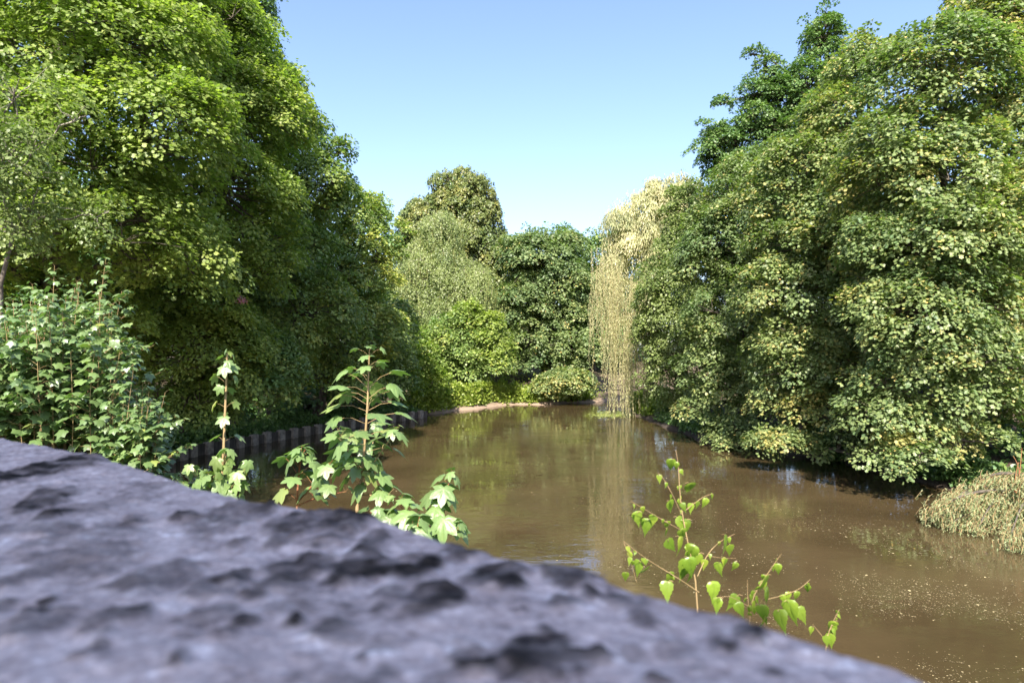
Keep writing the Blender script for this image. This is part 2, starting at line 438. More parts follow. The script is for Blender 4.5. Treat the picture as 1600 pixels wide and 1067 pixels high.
def tree(name, label, cat, D, lobes, base, seed, leafm='sycamore', kind='maple', leaf=0.15, sub=1.5, clump=0.55, per=55,
         dens=1.0, flat=0.45, droop=0.35, trunk_r=0.22, bark='bark', hue=0.35, hvar=0.22, accent=0.02, group=None, vjit=0.16,
         subdens=1.0, part='crown', hang=0.0, skirt=-0.5, bare=True, inner=0.18, chue=0.12, cull=None, ragged=1.0, njit=.24):
    """lobes: (px, py, rx px, ry px, metres nearer(-) or farther(+)); four levels: lobes > boughs > sprays > leaves"""
    rng = np.random.default_rng(seed)
    C = []; R = []
    for q in lobes:
        px, py, rx, ry = q[:4]; dd = q[4] if len(q) > 4 else 0
        Dq = D + dd
        C.append(P(px, py, Dq)); R.append((rx / F * Dq, (0.5 * rx + 0.5 * ry) / F * Dq * 0.95, ry / F * Dq))
    C = np.array(C); R = np.array(R)
    bx, by = (base[0] - CX) / F * (D + base[1]), D + base[1]
    sgn = -1 if bx < 0 else 1
    while float(sdist(np.array([bx]), np.array([by]))[0]) < 1.2: bx += .4 * sgn; by += .15
    bz = gz(bx, by)
    root = empty(name, (bx, by, bz), label, cat, group)
    # boughs
    SC = []; SR = []; SP = []
    for i in range(len(C)):
        area = 4 * math.pi * (R[i, 0] * R[i, 1] + R[i, 0] * R[i, 2] + R[i, 1] * R[i, 2]) / 3
        k = max(5, int(subdens * 0.95 * area / (sub * sub)))
        d = sphere_dirs(rng, k)
        f = rng.uniform(0.62, 1.03, k) + ragged * (rng.random(k) < .18) * rng.uniform(.05, .30, k)
        sr = sub * rng.uniform(0.4, 1.3, k)
        sr = np.minimum(sr, R[i].min() * 0.75)
        p = C[i] + d * np.maximum(R[i] - sr[:, None] * 0.55, R[i] * .4) * (f + .06)[:, None]
        ok = d[:, 2] > -0.8
        for j in range(len(C)):
            if j != i: ok &= ~(((p - C[j]) / (R[j] * 0.62)) ** 2).sum(1).__lt__(1)
        SC.append(p[ok]); SR.append(sr[ok]); SP.append(np.full(ok.sum(), i))
    SC = np.concatenate(SC); SR = np.concatenate(SR); SP = np.concatenate(SP)
    SR3 = np.stack([SR, SR, SR * 0.84], -1)
    tone = rng.normal(0, 1, len(SC))
    # sprays
    CC = []; CD = []; CS = []
    for i in range(len(SC)):
        k = max(6, int(dens * 4.6 * (SR[i] / clump) ** 2))
        d = sphere_dirs(rng, k)
        d = d[d[:, 2] > skirt]
        f = rng.uniform(0.72, 1.08, len(d)) + ragged * (rng.random(len(d)) < .14) * rng.uniform(0, .45, len(d))
        CC.append(SC[i] + d * SR3[i] * f[:, None]); CD.append(d); CS.append(np.full(len(d), i))
    CC = np.concatenate(CC); CD = np.concatenate(CD); CS = np.concatenate(CS)
    ins = inside(CC, SC, SR3, 0.66)
    ins[np.arange(len(CC)), CS] = False
    bad = ins.any(1) & (rng.random(len(CC)) > inner)
    view = unit(CC - np.array([0, 0, CAMZ])); outw = unit(CD + 0.5 * unit(CC - C[SP[CS]]))
    back = (view * outw).sum(1) > 0.35
    bad |= back & (rng.random(len(CC)) > 0.38)
    gzs = gheight(CC[:, 0], CC[:, 1]); bad |= CC[:, 2] < np.maximum(gzs, 0) + 0.25
    if cull is not None: bad |= cull(CC)
    CC, CD, CS, outw = CC[~bad], CD[~bad], CS[~bad], outw[~bad]
    nC = len(CC)
    # leaves
    cs = clump * rng.uniform(0.5, 1.35, nC)
    cnt = np.maximum(6, (per * (cs / clump) ** 2 * rng.uniform(0.7, 1.25, nC)).astype(int))
    ci = np.repeat(np.arange(nC), cnt); N = len(ci)
    a = rng.uniform(0, 2 * math.pi, N); rr = np.sqrt(rng.random(N))
    up = np.array([0, 0, 1.0])
    cn = unit(outw * 0.55 + up * 0.85 + rng.normal(0, .18, (nC, 3)))
    cu = unit(np.cross(cn, np.array([0.3, 1, 0.1]))); cv = np.cross(cn, cu)
    rad = np.cos(a)[:, None] * cu[ci] + np.sin(a)[:, None] * cv[ci]
    dome = (1 - rr * rr) * flat + rng.normal(0, .13, N) - droop * rr * rr * 0.6
    pos = CC[ci] + cs[ci][:, None] * (rad * rr[:, None] + cn[ci] * dome[:, None])
    pos[:, 2] -= hang * rng.random(N) * cs[ci]
    nrm = unit(cn[ci] * 0.9 + up * 0.35 + rad * (rr * 0.65)[:, None] + rng.normal(0, njit, (N, 3)))
    dr = unit(rad * (rr + .25)[:, None] + outw[ci] * 0.4 + rng.normal(0, .45, (N, 3)) - up * (droop * (0.4 + rng.random(N)) + hang)[:, None])
    size = leaf * rng.uniform(0.45, 1.3, N)
    bright = rng.random(nC)
    h = np.clip(hue + hvar * rng.normal(0, .5, N) + chue * tone[CS][ci] + chue * (bright[ci] - .5), 0, 0.75)
    acc = rng.random(N) < accent * (0.3 + 3 * (bright[ci] > .75)); h[acc] = rng.uniform(0.75, 1.0, acc.sum()); size[acc] *= .6
    v = np.clip(1 + vjit * rng.normal(0, 1, N), .55, 1.6)
    build_leaves(part, kind, pos, dr, nrm, size, h, v, M[leafm], root)
    # wood
    top = C[np.argmax(C[:, 2])] + np.array([0, 0, R[np.argmax(C[:, 2]), 2] * 0.4])
    cen = C.mean(0)
    t = Tubes()
    kn = 12
    tt = np.linspace(0, 1, kn)[:, None]
    b0 = np.array([bx, by, bz - 0.2])
    mid = np.array([(bx + cen[0]) / 2, (by + cen[1]) / 2, (bz + cen[2]) / 2])
    tr = (1 - tt) ** 2 * b0 + 2 * tt * (1 - tt) * mid + tt ** 2 * top
    tr[1:-1] += rng.normal(0, .07, (kn - 2, 3))
    rads = trunk_r * (1 - 0.88 * tt[:, 0]) * (1 + 0.5 * np.exp(-tt[:, 0] * 18))
    t.add(tr, rads, 9)
    t.build('trunk', M[bark], root)
    w = Tubes()
    for i in range(len(C)):
        k = int(np.clip(np.searchsorted(tr[:, 2], C[i, 2] - R[i, 2] * 1.0), 2, kn - 3))
        s = tr[k]
        w.add(curve(s, C[i], 7, up=0.15, wob=0.02, rng=rng), np.linspace(rads[k] * 0.6, trunk_r * 0.18, 7), 6)
    for i in range(len(SC)):
        a0 = C[SP[i]]
        w.add(curve(a0, SC[i], 5, up=0.12, wob=0.03, rng=rng), np.linspace(trunk_r * 0.16, trunk_r * 0.06, 5), 4)
    sel = np.nonzero(rng.random(nC) < 0.4)[0]
    for i in sel:
        w.add(curve(SC[CS[i]], CC[i], 3, up=0.1), np.linspace(trunk_r * 0.055, 0.008, 3), 3)
    w.build('branches', M[bark], root)
    return root, C, R, SC, SR, rng

def strands(name, starts, lengths, rng, leafm, parent, leaf=0.13, step=0.055, kind='lance', hue=.5, sway=.15, stemm='tan_stem', stem_r=.006, minz=0.05, lean=None, spread=.5):
    """hanging shoots with narrow leaves"""
    Pp = []; Dd = []; Hh = []
    t = Tubes()
    for s, L in zip(starts, lengths):
        if minz is not None: L = min(L, s[2] - minz)
        if L < .15: continue
        n = max(4, int(L / step))
        u = np.linspace(0, 1, n)
        off = rng.normal(0, sway, 2) * L * .3
        ph = rng.uniform(0, 6)
        ln = np.zeros(3) if lean is None else lean * L
        p = np.stack([s[0] + off[0] * u + .04 * np.sin(u * L * 2 + ph) + ln[0] * np.sqrt(u), s[1] + off[1] * u + ln[1] * np.sqrt(u), s[2] - L * u + ln[2] * np.sqrt(u)], -1)
        t.add(p[::max(1, n // 5)], stem_r, 3)
        Pp.append(p + rng.normal(0, .03, p.shape)); Hh.append(np.full(n, rng.normal(0, .12)))
        Dd.append(np.repeat([[0, 0, -1.0]], n, 0) + rng.normal(0, spread, (n, 3)))
    pos = np.concatenate(Pp); d = np.concatenate(Dd); N = len(pos)
    nrm = unit(rng.normal(0, 1, (N, 3)) + np.array([-.3, -1.0, .7]))
    h = np.clip(hue + np.concatenate(Hh) + rng.normal(0, .1, N), 0, 1)
    build_leaves(name, kind, pos, d, nrm, leaf * rng.uniform(.7, 1.25, N), h, np.clip(1 + .15 * rng.normal(0, 1, N), .6, 1.5), M[leafm], parent)
    t.build('shoots', M[stemm], parent)

GL = 'trees on the left bank'; GR = 'trees on the right bank'; GF = 'trees beyond the far shore'
near_kw = dict(leaf=0.108, clump=0.48, per=100, sub=1.25)
# ---- left bank
tree('maple_tree', 'huge sunlit yellow-green maple filling the upper left corner', 'tree', 18,
     [(120, 70, 170, 130), (40, 220, 150, 120, -1), (210, 240, 140, 120), (120, 370, 170, 100, -.5), (90, -90, 220, 130, 1), (-90, 60, 120, 160, 1), (240, 400, 110, 80, 1), (-60, 380, 100, 110), (90, 500, 140, 90, 3)],
     (60, 3), 11, 'sycamore_bright', hue=.42, accent=.03, trunk_r=.32, group=GL, chue=.10, **near_kw)
tree('sycamore_tree', 'tall dense sycamore whose sunlit crown leans over the dark retaining edge', 'tree', 24,
     [(290, 70, 120, 110), (365, 175, 100, 100), (330, 300, 120, 100, -.5), (270, 430, 120, 90), (230, -50, 160, 120, 1), (380, 400, 80, 80, 1), (300, 540, 110, 70, 1), (395, 105, 30, 45), (200, 560, 90, 80, 2), (300, 610, 90, 60, 3)],
     (250, 2.5), 12, 'sycamore_bright', hue=.33, accent=.02, trunk_r=.34, group=GL, chue=.12, **near_kw)
tree('beech_tree', 'dark beech top poking up behind the left maple crowns, above the sky edge', 'tree', 36,
     [(340, -20, 80, 120), (385, 25, 38, 55), (412, 70, 18, 38), (360, 130, 70, 90), (395, -10, 14, 24)],
     (340, 2), 13, 'dark', 'oval', leaf=.13, clump=.45, per=45, sub=1.1, trunk_r=.3, group=GL, hue=.4, hang=.2)
tree('sycamore_tree', 'half shaded sycamore with ragged right edge stepping down against the sky', 'tree', 31,
     [(430, 235, 60, 90), (470, 320, 75, 90), (420, 420, 95, 90, -1), (448, 165, 26, 44), (520, 290, 26, 50), (465, 490, 80, 70), (460, 130, 12, 16), (530, 240, 14, 14), (400, 540, 80, 60), (475, 205, 20, 20)],
     (440, 2), 14, 'sycamore', hue=.4, accent=.02, trunk_r=.3, group=GL, leaf=.13, clump=.5, per=72, sub=1.25, chue=.15)
tree('sycamore_tree', 'sycamore with yellowing lower sprays at the right end of the left wood', 'tree', 38,
     [(545, 350, 48, 55), (580, 330, 24, 30), (540, 430, 55, 70), (590, 410, 32, 60), (500, 520, 75, 60, -1), (560, 520, 60, 60), (520, 590, 70, 35, -1)],
     (540, 2), 15, 'sycamore', hue=.5, accent=.06, trunk_r=.28, group=GL, leaf=.145, clump=.5, per=66, sub=1.2, chue=.2)
tree('young_sycamore', 'low sycamore drooping its leafy skirt over the retaining edge', 'tree', 26.5,
     [(420, 570, 46, 46, 1), (405, 612, 52, 40), (360, 580, 60, 50, 1), (330, 500, 60, 50, 1), (310, 640, 50, 34, 2)],
     (330, 4), 16, 'sycamore', hue=.3, trunk_r=.14, group=GL, leaf=.125, clump=.42, per=75, sub=.9)
tree('lime_tree', 'small green tree in the notch between the left wood and the far birch', 'tree', 70,
     [(612, 385, 30, 36), (585, 360, 26, 36), (625, 440, 35, 50), (590, 450, 40, 60)],
     (605, 2), 17, 'sycamore', 'oval', hue=.45, trunk_r=.3, group=GF, leaf=.26, clump=.7, per=40, sub=1.8)
tree('hazel_shrub', 'dark leafy hazel leaning over the bank below the yellowing sycamore', 'shrub', 43,
     [(590, 560, 45, 50), (560, 600, 60, 30, -1), (620, 590, 34, 40, 1), (610, 510, 36, 45, 1)],
     (590, 3), 18, 'sycamore', 'oval', hue=.35, trunk_r=.1, leaf=.17, clump=.5, per=42, sub=1.0, group=GL)
tree('elder_shrub', 'yellow-green shrub at the corner where the left bank meets the far shore', 'shrub', 49,
     [(655, 575, 28, 36), (675, 600, 26, 26), (640, 540, 24, 36, 1)],
     (655, 2), 19, 'herb', 'oval', hue=.2, trunk_r=.08, leaf=.17, clump=.5, per=40, sub=.9, group=GL)
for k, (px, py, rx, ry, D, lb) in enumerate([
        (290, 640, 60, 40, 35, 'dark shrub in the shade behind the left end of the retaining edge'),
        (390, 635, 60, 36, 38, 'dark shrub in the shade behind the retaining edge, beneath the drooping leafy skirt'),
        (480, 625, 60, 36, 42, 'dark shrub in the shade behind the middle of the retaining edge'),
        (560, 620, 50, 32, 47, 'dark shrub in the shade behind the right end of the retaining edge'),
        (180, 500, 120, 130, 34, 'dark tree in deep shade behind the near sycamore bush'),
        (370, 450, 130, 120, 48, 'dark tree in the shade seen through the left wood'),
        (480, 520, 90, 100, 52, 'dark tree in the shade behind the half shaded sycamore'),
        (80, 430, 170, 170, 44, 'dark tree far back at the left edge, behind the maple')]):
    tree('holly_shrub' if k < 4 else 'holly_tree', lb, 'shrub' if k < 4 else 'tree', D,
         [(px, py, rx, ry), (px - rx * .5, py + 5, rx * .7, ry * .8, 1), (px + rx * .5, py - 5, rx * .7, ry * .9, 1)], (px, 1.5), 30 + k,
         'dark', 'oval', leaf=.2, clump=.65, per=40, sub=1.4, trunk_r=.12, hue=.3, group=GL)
# slender pale-barked tree at the left edge
tree('birch_tree', 'small-leaved grey-green birch at the left edge with pale slender stem', 'tree', 13,
     [(115, 190, 26, 40, .6), (10, 250, 70, 70), (-30, 340, 80, 70), (50, 330, 40, 60, .5), (20, 160, 50, 60, .5), (-60, 200, 60, 60), (150, 340, 30, 40, .6)],
     (150, 1), 21, 'birch', 'oval', leaf=.065, clump=.3, per=46, sub=.7, trunk_r=.10, bark='birch_bark', hue=.12, hvar=.25, group=GL, hang=.4, dens=1.1)
# ---- far shore
tree('horse_chestnut', 'tall domed horse chestnut rising highest in the centre against the sky', 'tree', 74,
     [(722, 318, 52, 50), (668, 345, 40, 36), (750, 360, 32, 50), (700, 390, 70, 60), (655, 380, 30, 50), (770, 440, 30, 70), (740, 480, 60, 60), (776, 530, 34, 60)],
     (715, 0), 41, 'chestnut', 'oval', leaf=.2, clump=.55, per=64, sub=1.1, trunk_r=.5, hue=.45, droop=1.1, hang=.5, group=GF, flat=.6, chue=.12, ragged=.7)
rt, C_, R_, SC_, SR_, rg = tree('weeping_birch', 'pale olive weeping birch with pointed top before the chestnut', 'tree', 61,
     [(692, 372, 28, 46), (680, 430, 52, 55), (705, 480, 66, 60), (655, 490, 50, 60), (725, 440, 36, 44), (690, 540, 80, 50), (635, 550, 30, 50), (692, 345, 11, 20)],
     (690, 1), 42, 'birch', 'oval', leaf=.12, clump=.5, per=60, sub=1.0, ragged=1.4, trunk_r=.28, hue=.45, droop=1.3, hang=1.4, group=GF, bark='birch_bark')
k = rg.integers(0, len(SC_), 1500); d = sphere_dirs(rg, 1500)
strands('hanging_leaves', SC_[k] + d * SR_[k][:, None], rg.uniform(1, 2.6, 1500), rg, 'birch', rt, leaf=.13, step=.09, kind='oval', hue=.5, stem_r=.01, spread=.35)
tree('field_maple', 'mid green bushy tree standing at the water below the weeping birch', 'tree', 57.5,
     [(712, 535, 55, 40), (670, 565, 44, 46), (735, 565, 52, 36), (640, 585, 26, 34, 1)],
     (715, 1), 43, 'sycamore', leaf=.17, clump=.55, per=50, sub=1.0, trunk_r=.16, hue=.42, group=GF, bark='birch_bark')
tree('young_maple', 'bright yellow-green young maple between the weeping birch and the dark far tree', 'tree', 57,
     [(730, 500, 22, 26), (765, 525, 24, 34), (775, 560, 22, 30)],
     (765, 1), 44, 'sycamore_bright', leaf=.2, clump=.5, per=40, sub=.9, trunk_r=.1, hue=.45, group=GF)
tree('sycamore_tree', 'broad deep green sycamore across the far end of the water', 'tree', 66,
     [(850, 412, 62, 50), (812, 400, 30, 36), (835, 480, 60, 60), (890, 470, 55, 55), (860, 545, 75, 50), (815, 560, 36, 44), (905, 540, 40, 50), (880, 385, 30, 22)],
     (850, 1), 45, 'sycamore_cool', leaf=.2, clump=.6, per=52, sub=1.35, trunk_r=.4, hue=.3, group=GF)
tree('oak_tree', 'darker tree with yellowish right shoulder behind the far sycamore, beside the willow', 'tree', 80,
     [(905, 395, 45, 36), (935, 430, 36, 50), (880, 375, 36, 20), (940, 510, 40, 70), (960, 400, 30, 40)],
     (925, 1), 46, 'oak', 'oval', leaf=.3, clump=.8, per=36, sub=1.8, trunk_r=.4, hue=.5, group=GF)
tree('drooping_sycamore', 'low sycamore bough mound touching the water at the far right shore', 'shrub', 58.5,
     [(885, 600, 42, 22), (905, 612, 24, 14, -.5), (860, 604, 24, 18)],
     (885, .8), 47, 'sycamore_cool', leaf=.17, clump=.45, per=46, sub=.65, trunk_r=.08, hue=.5, group=GF)
tree('far_tree', 'dark tree far behind filling the gap right of the horse chestnut', 'tree', 92,
     [(790, 480, 60, 90), (850, 500, 90, 90), (950, 520, 80, 90), (700, 510, 80, 90), (620, 520, 60, 80)],
     (800, 1), 48, 'dark', 'oval', leaf=.4, clump=1.1, per=30, sub=2.4, trunk_r=.4, hue=.4, group=GF)
# ---- willow
rt, C_, R_, SC_, SR_, rg = tree('weeping_willow', 'golden weeping willow with a long curtain hanging to the water on the right', 'tree', 50,
     [(1052, 302, 34, 24), (1015, 318, 32, 24), (975, 342, 30, 22), (1060, 340, 40, 40, 1), (1010, 375, 44, 36), (960, 440, 14, 30), (1030, 440, 46, 50), (965, 395, 20, 30), (1030, 290, 16, 14), (1075, 285, 18, 14)],
     (1015, 2), 51, 'willow', 'lance', leaf=.25, clump=.5, per=64, sub=.9, trunk_r=.4, hue=.50, droop=1.0, hang=1.0, group=GR, chue=.24, hvar=.3, ragged=1.6)
k = rg.integers(0, len(SC_), 1500); d = sphere_dirs(rg, 1500)
strands('hanging_leaves', SC_[k] + d * SR_[k][:, None] * .9, rg.uniform(.6, 3.2, 1500) * rg.uniform(.4, 1, 1500), rg, 'willow', rt, leaf=.19, step=.10, hue=.5, spread=.4)
st = []; ln = []
for px, top, bot, w, nn in ((940, 432, 545, 12, 34), (962, 440, 625, 7, 42), (985, 470, 650, 7, 45), (1003, 480, 640, 8, 25), (955, 425, 570, 16, 50), (930, 440, 500, 5, 16), (975, 560, 650, 10, 20)):
    for q in range(nn):
        a = P(px + rg.normal(0, w * .9), top + rg.uniform(-50, 60), 47.5 + rg.uniform(-1.2, 1.5)); st.append(a)
        ln.append((bot - top) / F * 47.5 * rg.uniform(.35, 1.02))
strands('curtain', st, ln, rg, 'willow', rt, leaf=.14, step=.055, hue=.48, sway=.12, spread=.3)
# ---- right bank
tree('willow_scrub', 'pale olive-green tree leaning beside the golden willow', 'tree', 43,
     [(1080, 350, 36, 60), (1060, 400, 36, 50), (1040, 470, 46, 60), (1075, 520, 50, 70), (1035, 570, 30, 50), (1070, 615, 40, 30), (1015, 520, 20, 36)],
     (1075, 2), 52, 'birch', 'oval', leaf=.14, clump=.45, per=55, sub=.9, trunk_r=.2, hue=.30, group=GR, hang=.4)
tree('sycamore_tree', 'rounded sycamore hanging to the water just right of the willow', 'tree', 33.5,
     [(1160, 330, 62, 75), (1120, 400, 55, 75, .5), (1140, 500, 72, 70), (1110, 560, 45, 55), (1150, 610, 66, 50), (1145, 678, 48, 24, -1.5), (1200, 430, 60, 90, 1), (1090, 640, 30, 24)],
     (1165, 2), 53, 'sycamore_cool', leaf=.12, clump=.48, per=85, sub=1.15, trunk_r=.28, hue=.35, group=GR, accent=.02)
tree('oak_tree', 'tall open oak whose ragged knobbly top stands against the sky on the right', 'tree', 38,
     [(1285, 65, 26, 42), (1255, 150, 42, 50), (1195, 110, 18, 22), (1205, 150, 34, 34), (1185, 205, 50, 40), (1130, 225, 34, 34), (1260, 230, 70, 60), (1150, 262, 50, 34), (1315, 120, 26, 36), (1300, 30, 13, 13), (1175, 85, 12, 10), (1135, 160, 14, 14)],
     (1270, 2), 54, 'oak', 'maple', leaf=.12, clump=.32, per=42, sub=.6, trunk_r=.3, hue=.4, group=GR, dens=.9, hang=0, droop=.2, ragged=2.2)
tree('sycamore_tree', 'large sycamore in the middle of the right bank, tiered down to the water', 'tree', 27,
     [(1360, 120, 56, 60), (1330, 215, 80, 75), (1260, 300, 85, 70), (1290, 400, 110, 85), (1240, 480, 80, 80), (1290, 560, 100, 80), (1250, 640, 80, 50), (1350, 650, 70, 60), (1220, 690, 50, 22, -1), (1310, 705, 50, 22, -1.5)],
     (1310, 2.5), 55, 'sycamore_cool', leaf=.115, clump=.48, per=95, sub=1.2, trunk_r=.34, hue=.45, group=GR, accent=.035, hvar=.25)
tree('sycamore_tree', 'near sycamore with heavy tiers of leaves dipping to the water at the right', 'tree', 21.5,
     [(1470, 130, 90, 85), (1440, 260, 110, 90), (1480, 380, 140, 95), (1440, 490, 120, 90), (1500, 580, 130, 80), (1400, 620, 80, 60), (1480, 690, 80, 40), (1370, 700, 50, 30), (1430, 725, 60, 22, -1)],
     (1500, 2.5), 56, 'sycamore_cool', leaf=.11, clump=.46, per=98, sub=1.15, trunk_r=.34, hue=.4, group=GR, accent=.035, hvar=.25)
tree('sycamore_tree', 'sycamore running out of the frame at the upper right corner', 'tree', 23,
     [(1580, 60, 100, 90), (1620, 200, 110, 100), (1600, 350, 100, 110), (1610, 500, 100, 100), (1620, 620, 90, 60), (1530, 20, 50, 50), (1680, -60, 140, 100)],
     (1640, 2.5), 57, 'sycamore_cool', leaf=.115, clump=.5, per=90, sub=1.25, trunk_r=.34, hue=.5, group=GR, accent=.025, hvar=.25)
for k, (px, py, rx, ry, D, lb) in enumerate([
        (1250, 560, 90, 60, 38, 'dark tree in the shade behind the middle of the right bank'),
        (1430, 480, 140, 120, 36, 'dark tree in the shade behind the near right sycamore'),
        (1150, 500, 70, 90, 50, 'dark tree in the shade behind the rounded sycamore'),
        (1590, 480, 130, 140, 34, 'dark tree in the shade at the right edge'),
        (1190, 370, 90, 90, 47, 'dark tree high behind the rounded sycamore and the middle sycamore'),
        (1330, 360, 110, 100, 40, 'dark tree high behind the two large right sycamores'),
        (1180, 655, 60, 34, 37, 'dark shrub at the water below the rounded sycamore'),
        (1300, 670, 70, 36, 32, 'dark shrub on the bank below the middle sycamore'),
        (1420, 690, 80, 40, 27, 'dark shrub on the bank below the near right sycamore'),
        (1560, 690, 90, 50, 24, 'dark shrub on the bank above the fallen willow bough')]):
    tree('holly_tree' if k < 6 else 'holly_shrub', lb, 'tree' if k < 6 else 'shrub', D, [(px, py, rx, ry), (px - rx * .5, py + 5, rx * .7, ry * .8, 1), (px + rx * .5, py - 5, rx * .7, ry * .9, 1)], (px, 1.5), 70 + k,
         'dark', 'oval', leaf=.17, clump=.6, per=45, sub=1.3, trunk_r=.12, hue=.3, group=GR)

# blossom seen in the left wood
rng = np.random.default_rng(5)
bl = empty('blossom_spray', P(377, 469, 22.0), 'small spray of pink blossom showing in the left wood', 'blossom')
p = P(377, 469, 22.0) + rng.normal(0, (.09, .09, .06), (90, 3))
pt = build_leaves('petals', 'oval', p, rng.normal(0, 1, (90, 3)), rng.normal(0, 1, (90, 3)) + [0, -.5, 1], np.full(90, .05), rng.random(90) * .6, np.ones(90), M['blossom'], bl)
pt['kind'] = 'stuff'
tb = Tubes()
for q in range(0, 90, 9): tb.add(curve(P(377, 462, 22.6), p[q], 4), .006, 4)
tb.build('twig', M['bark'], bl)

# ------------------------------------------------------------------ bank edging
m, n, l, b = mat('weathered concrete boards')
tc = n.new('ShaderNodeTexCoord'); no = n.new('ShaderNodeTexNoise'); no.inputs['Scale'].default_value = 5; no.inputs['Detail'].default_value = 6
l.new(tc.outputs['Object'], no.inputs['Vector'])
r = ramp(n, [(.3, (.10, .085, .07)), (.7, (.30, .26, .22))]); l.new(no.outputs['Fac'], r.inputs[0]); l.new(r.outputs[0], b.inputs['Base Color'])
b.inputs['Roughness'].default_value = .9
MC = m
MD = bark_mat('dark wet boards', (.03, .025, .02), (.085, .07, .058))
def boxes(name, items, m, parent):
    V = []; Fc = []; n0 = 0
    for c, ux, uy, hx, hy, z0, z1 in items:
        c = np.array(c); ux = np.array(ux); uy = np.array(uy)
        for z in (z0, z1):
            for sx, sy in ((-1, -1), (1, -1), (1, 1), (-1, 1)):
                q = c + ux * hx * sx + uy * hy * sy; V.append((q[0], q[1], z))
        Fc += [[n0 + i for i in f] for f in ((0, 3, 2, 1), (4, 5, 6, 7), (0, 1, 5, 4), (1, 2, 6, 5), (2, 3, 7, 6), (3, 0, 4, 7))]
        n0 += 8
    return mesh_obj(name, np.array(V), [np.array(Fc)], m, parent)
er = empty('retaining_edge', (-14.4, 29.6, 0), 'grey block and board edging holding up the shaded left bank at the water', 'retaining edge')
pl = np.array([(-14.6, 25.5), (-14.45, 29.6), (-13.0, 34), (-11, 39), (-8.5, 44), (-6.3, 48)])
seg = np.linalg.norm(np.diff(pl, axis=0), axis=1); cum = np.concatenate([[0], np.cumsum(seg)])
rng = np.random.default_rng(8)
q = 0.0; k = 0
while q < cum[-1] - 1.0:
    step = 1.0
    p0 = np.array([np.interp(q, cum, pl[:, 0]), np.interp(q, cum, pl[:, 1])]); p1 = np.array([np.interp(q + step, cum, pl[:, 0]), np.interp(q + step, cum, pl[:, 1])])
    u = (p1 - p0) / np.linalg.norm(p1 - p0); v = np.array([u[1], -u[0]])   # v: towards the water
    zt = .52 + rng.uniform(-.04, .04)
    boxes('board', [((p0 + p1) / 2 + v * .72, u, v, step * .5 - .20, .04, -.3, zt - .06)], MD, er)
    boxes('block', [(p0 + v * .78, u, v, .19, .12, -.3, zt + .02)], MC, er)
    q += step; k += 1

# ------------------------------------------------------------------ waterside herbs (uncountable)
def herbs(name, label, segs, n, seed, leaf, hmax, leafm='herb', hue=.4, width=1.2, kind='oval'):
    rng = np.random.default_rng(seed)
    a = np.array(segs, float); L = np.linalg.norm(np.diff(a, axis=0), axis=1); c = np.concatenate([[0], np.cumsum(L)])
    s = rng.uniform(0, c[-1], n)
    x = np.interp(s, c, a[:, 0]) + rng.normal(0, width * .5, n); y = np.interp(s, c, a[:, 1]) + rng.normal(0, width * .5, n)
    sd = sdist(x, y); ok = sd > .15; x, y = x[ok], y[ok]
    k = 7
    hh = hmax * (0.45 + .55 * np.clip(.5 + fbm(x * .8, y * .8, 0, 2, seed), 0, 1))
    g0 = gheight(x, y)
    pos = np.stack([np.repeat(x, k) + rng.normal(0, .08, len(x) * k), np.repeat(y, k) + rng.normal(0, .08, len(x) * k), np.repeat(g0, k) + np.repeat(hh, k) * rng.random(len(x) * k)], -1)
    N = len(pos)
    d = rng.normal(0, .6, (N, 3)) + [0, -.2, .5]
    o = build_leaves(name, kind, pos, d, rng.normal(0, .6, (N, 3)) + [0, -.4, .8], leaf * rng.uniform(.6, 1.3, N), np.clip(hue + rng.normal(0, .15, N), 0, 1), np.clip(1 + rng.normal(0, .15, N), .6, 1.4), M[leafm], None)
    return tag(o, label, None, None, 'stuff')
herbs('waterside_herbs', 'yellow-green herbs and grass along the far shore', [(-6.3, 49.5), (-4.7, 53.2), (-2.9, 55.2), (-1.7, 57.6), (.4, 59.0), (2.6, 58.9), (4.6, 60.7), (6.6, 61.8)], 9000, 61, .17, 1.7, width=2.0, hue=.55)
herbs('ground_cover', 'green grass and weeds under the willow curtain', [(9.6, 46.5), (9.7, 50), (10.5, 54), (12.0, 60)], 3000, 62, .2, .9, hue=.25, width=1.2)
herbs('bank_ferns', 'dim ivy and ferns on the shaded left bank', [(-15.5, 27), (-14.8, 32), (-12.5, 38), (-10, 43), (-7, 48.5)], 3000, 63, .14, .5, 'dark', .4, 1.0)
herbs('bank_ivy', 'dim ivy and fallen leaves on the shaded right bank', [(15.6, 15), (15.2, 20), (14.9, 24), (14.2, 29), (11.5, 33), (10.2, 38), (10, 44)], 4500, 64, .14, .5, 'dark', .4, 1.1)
herbs('near_bank_plants', 'weeds on the near bank below the wall', [(-12, 14), (-9, 9), (-5, 5), (-1, 3.6), (3, 2.8)], 2500, 65, .12, .7, 'bush', .4, 1.6)

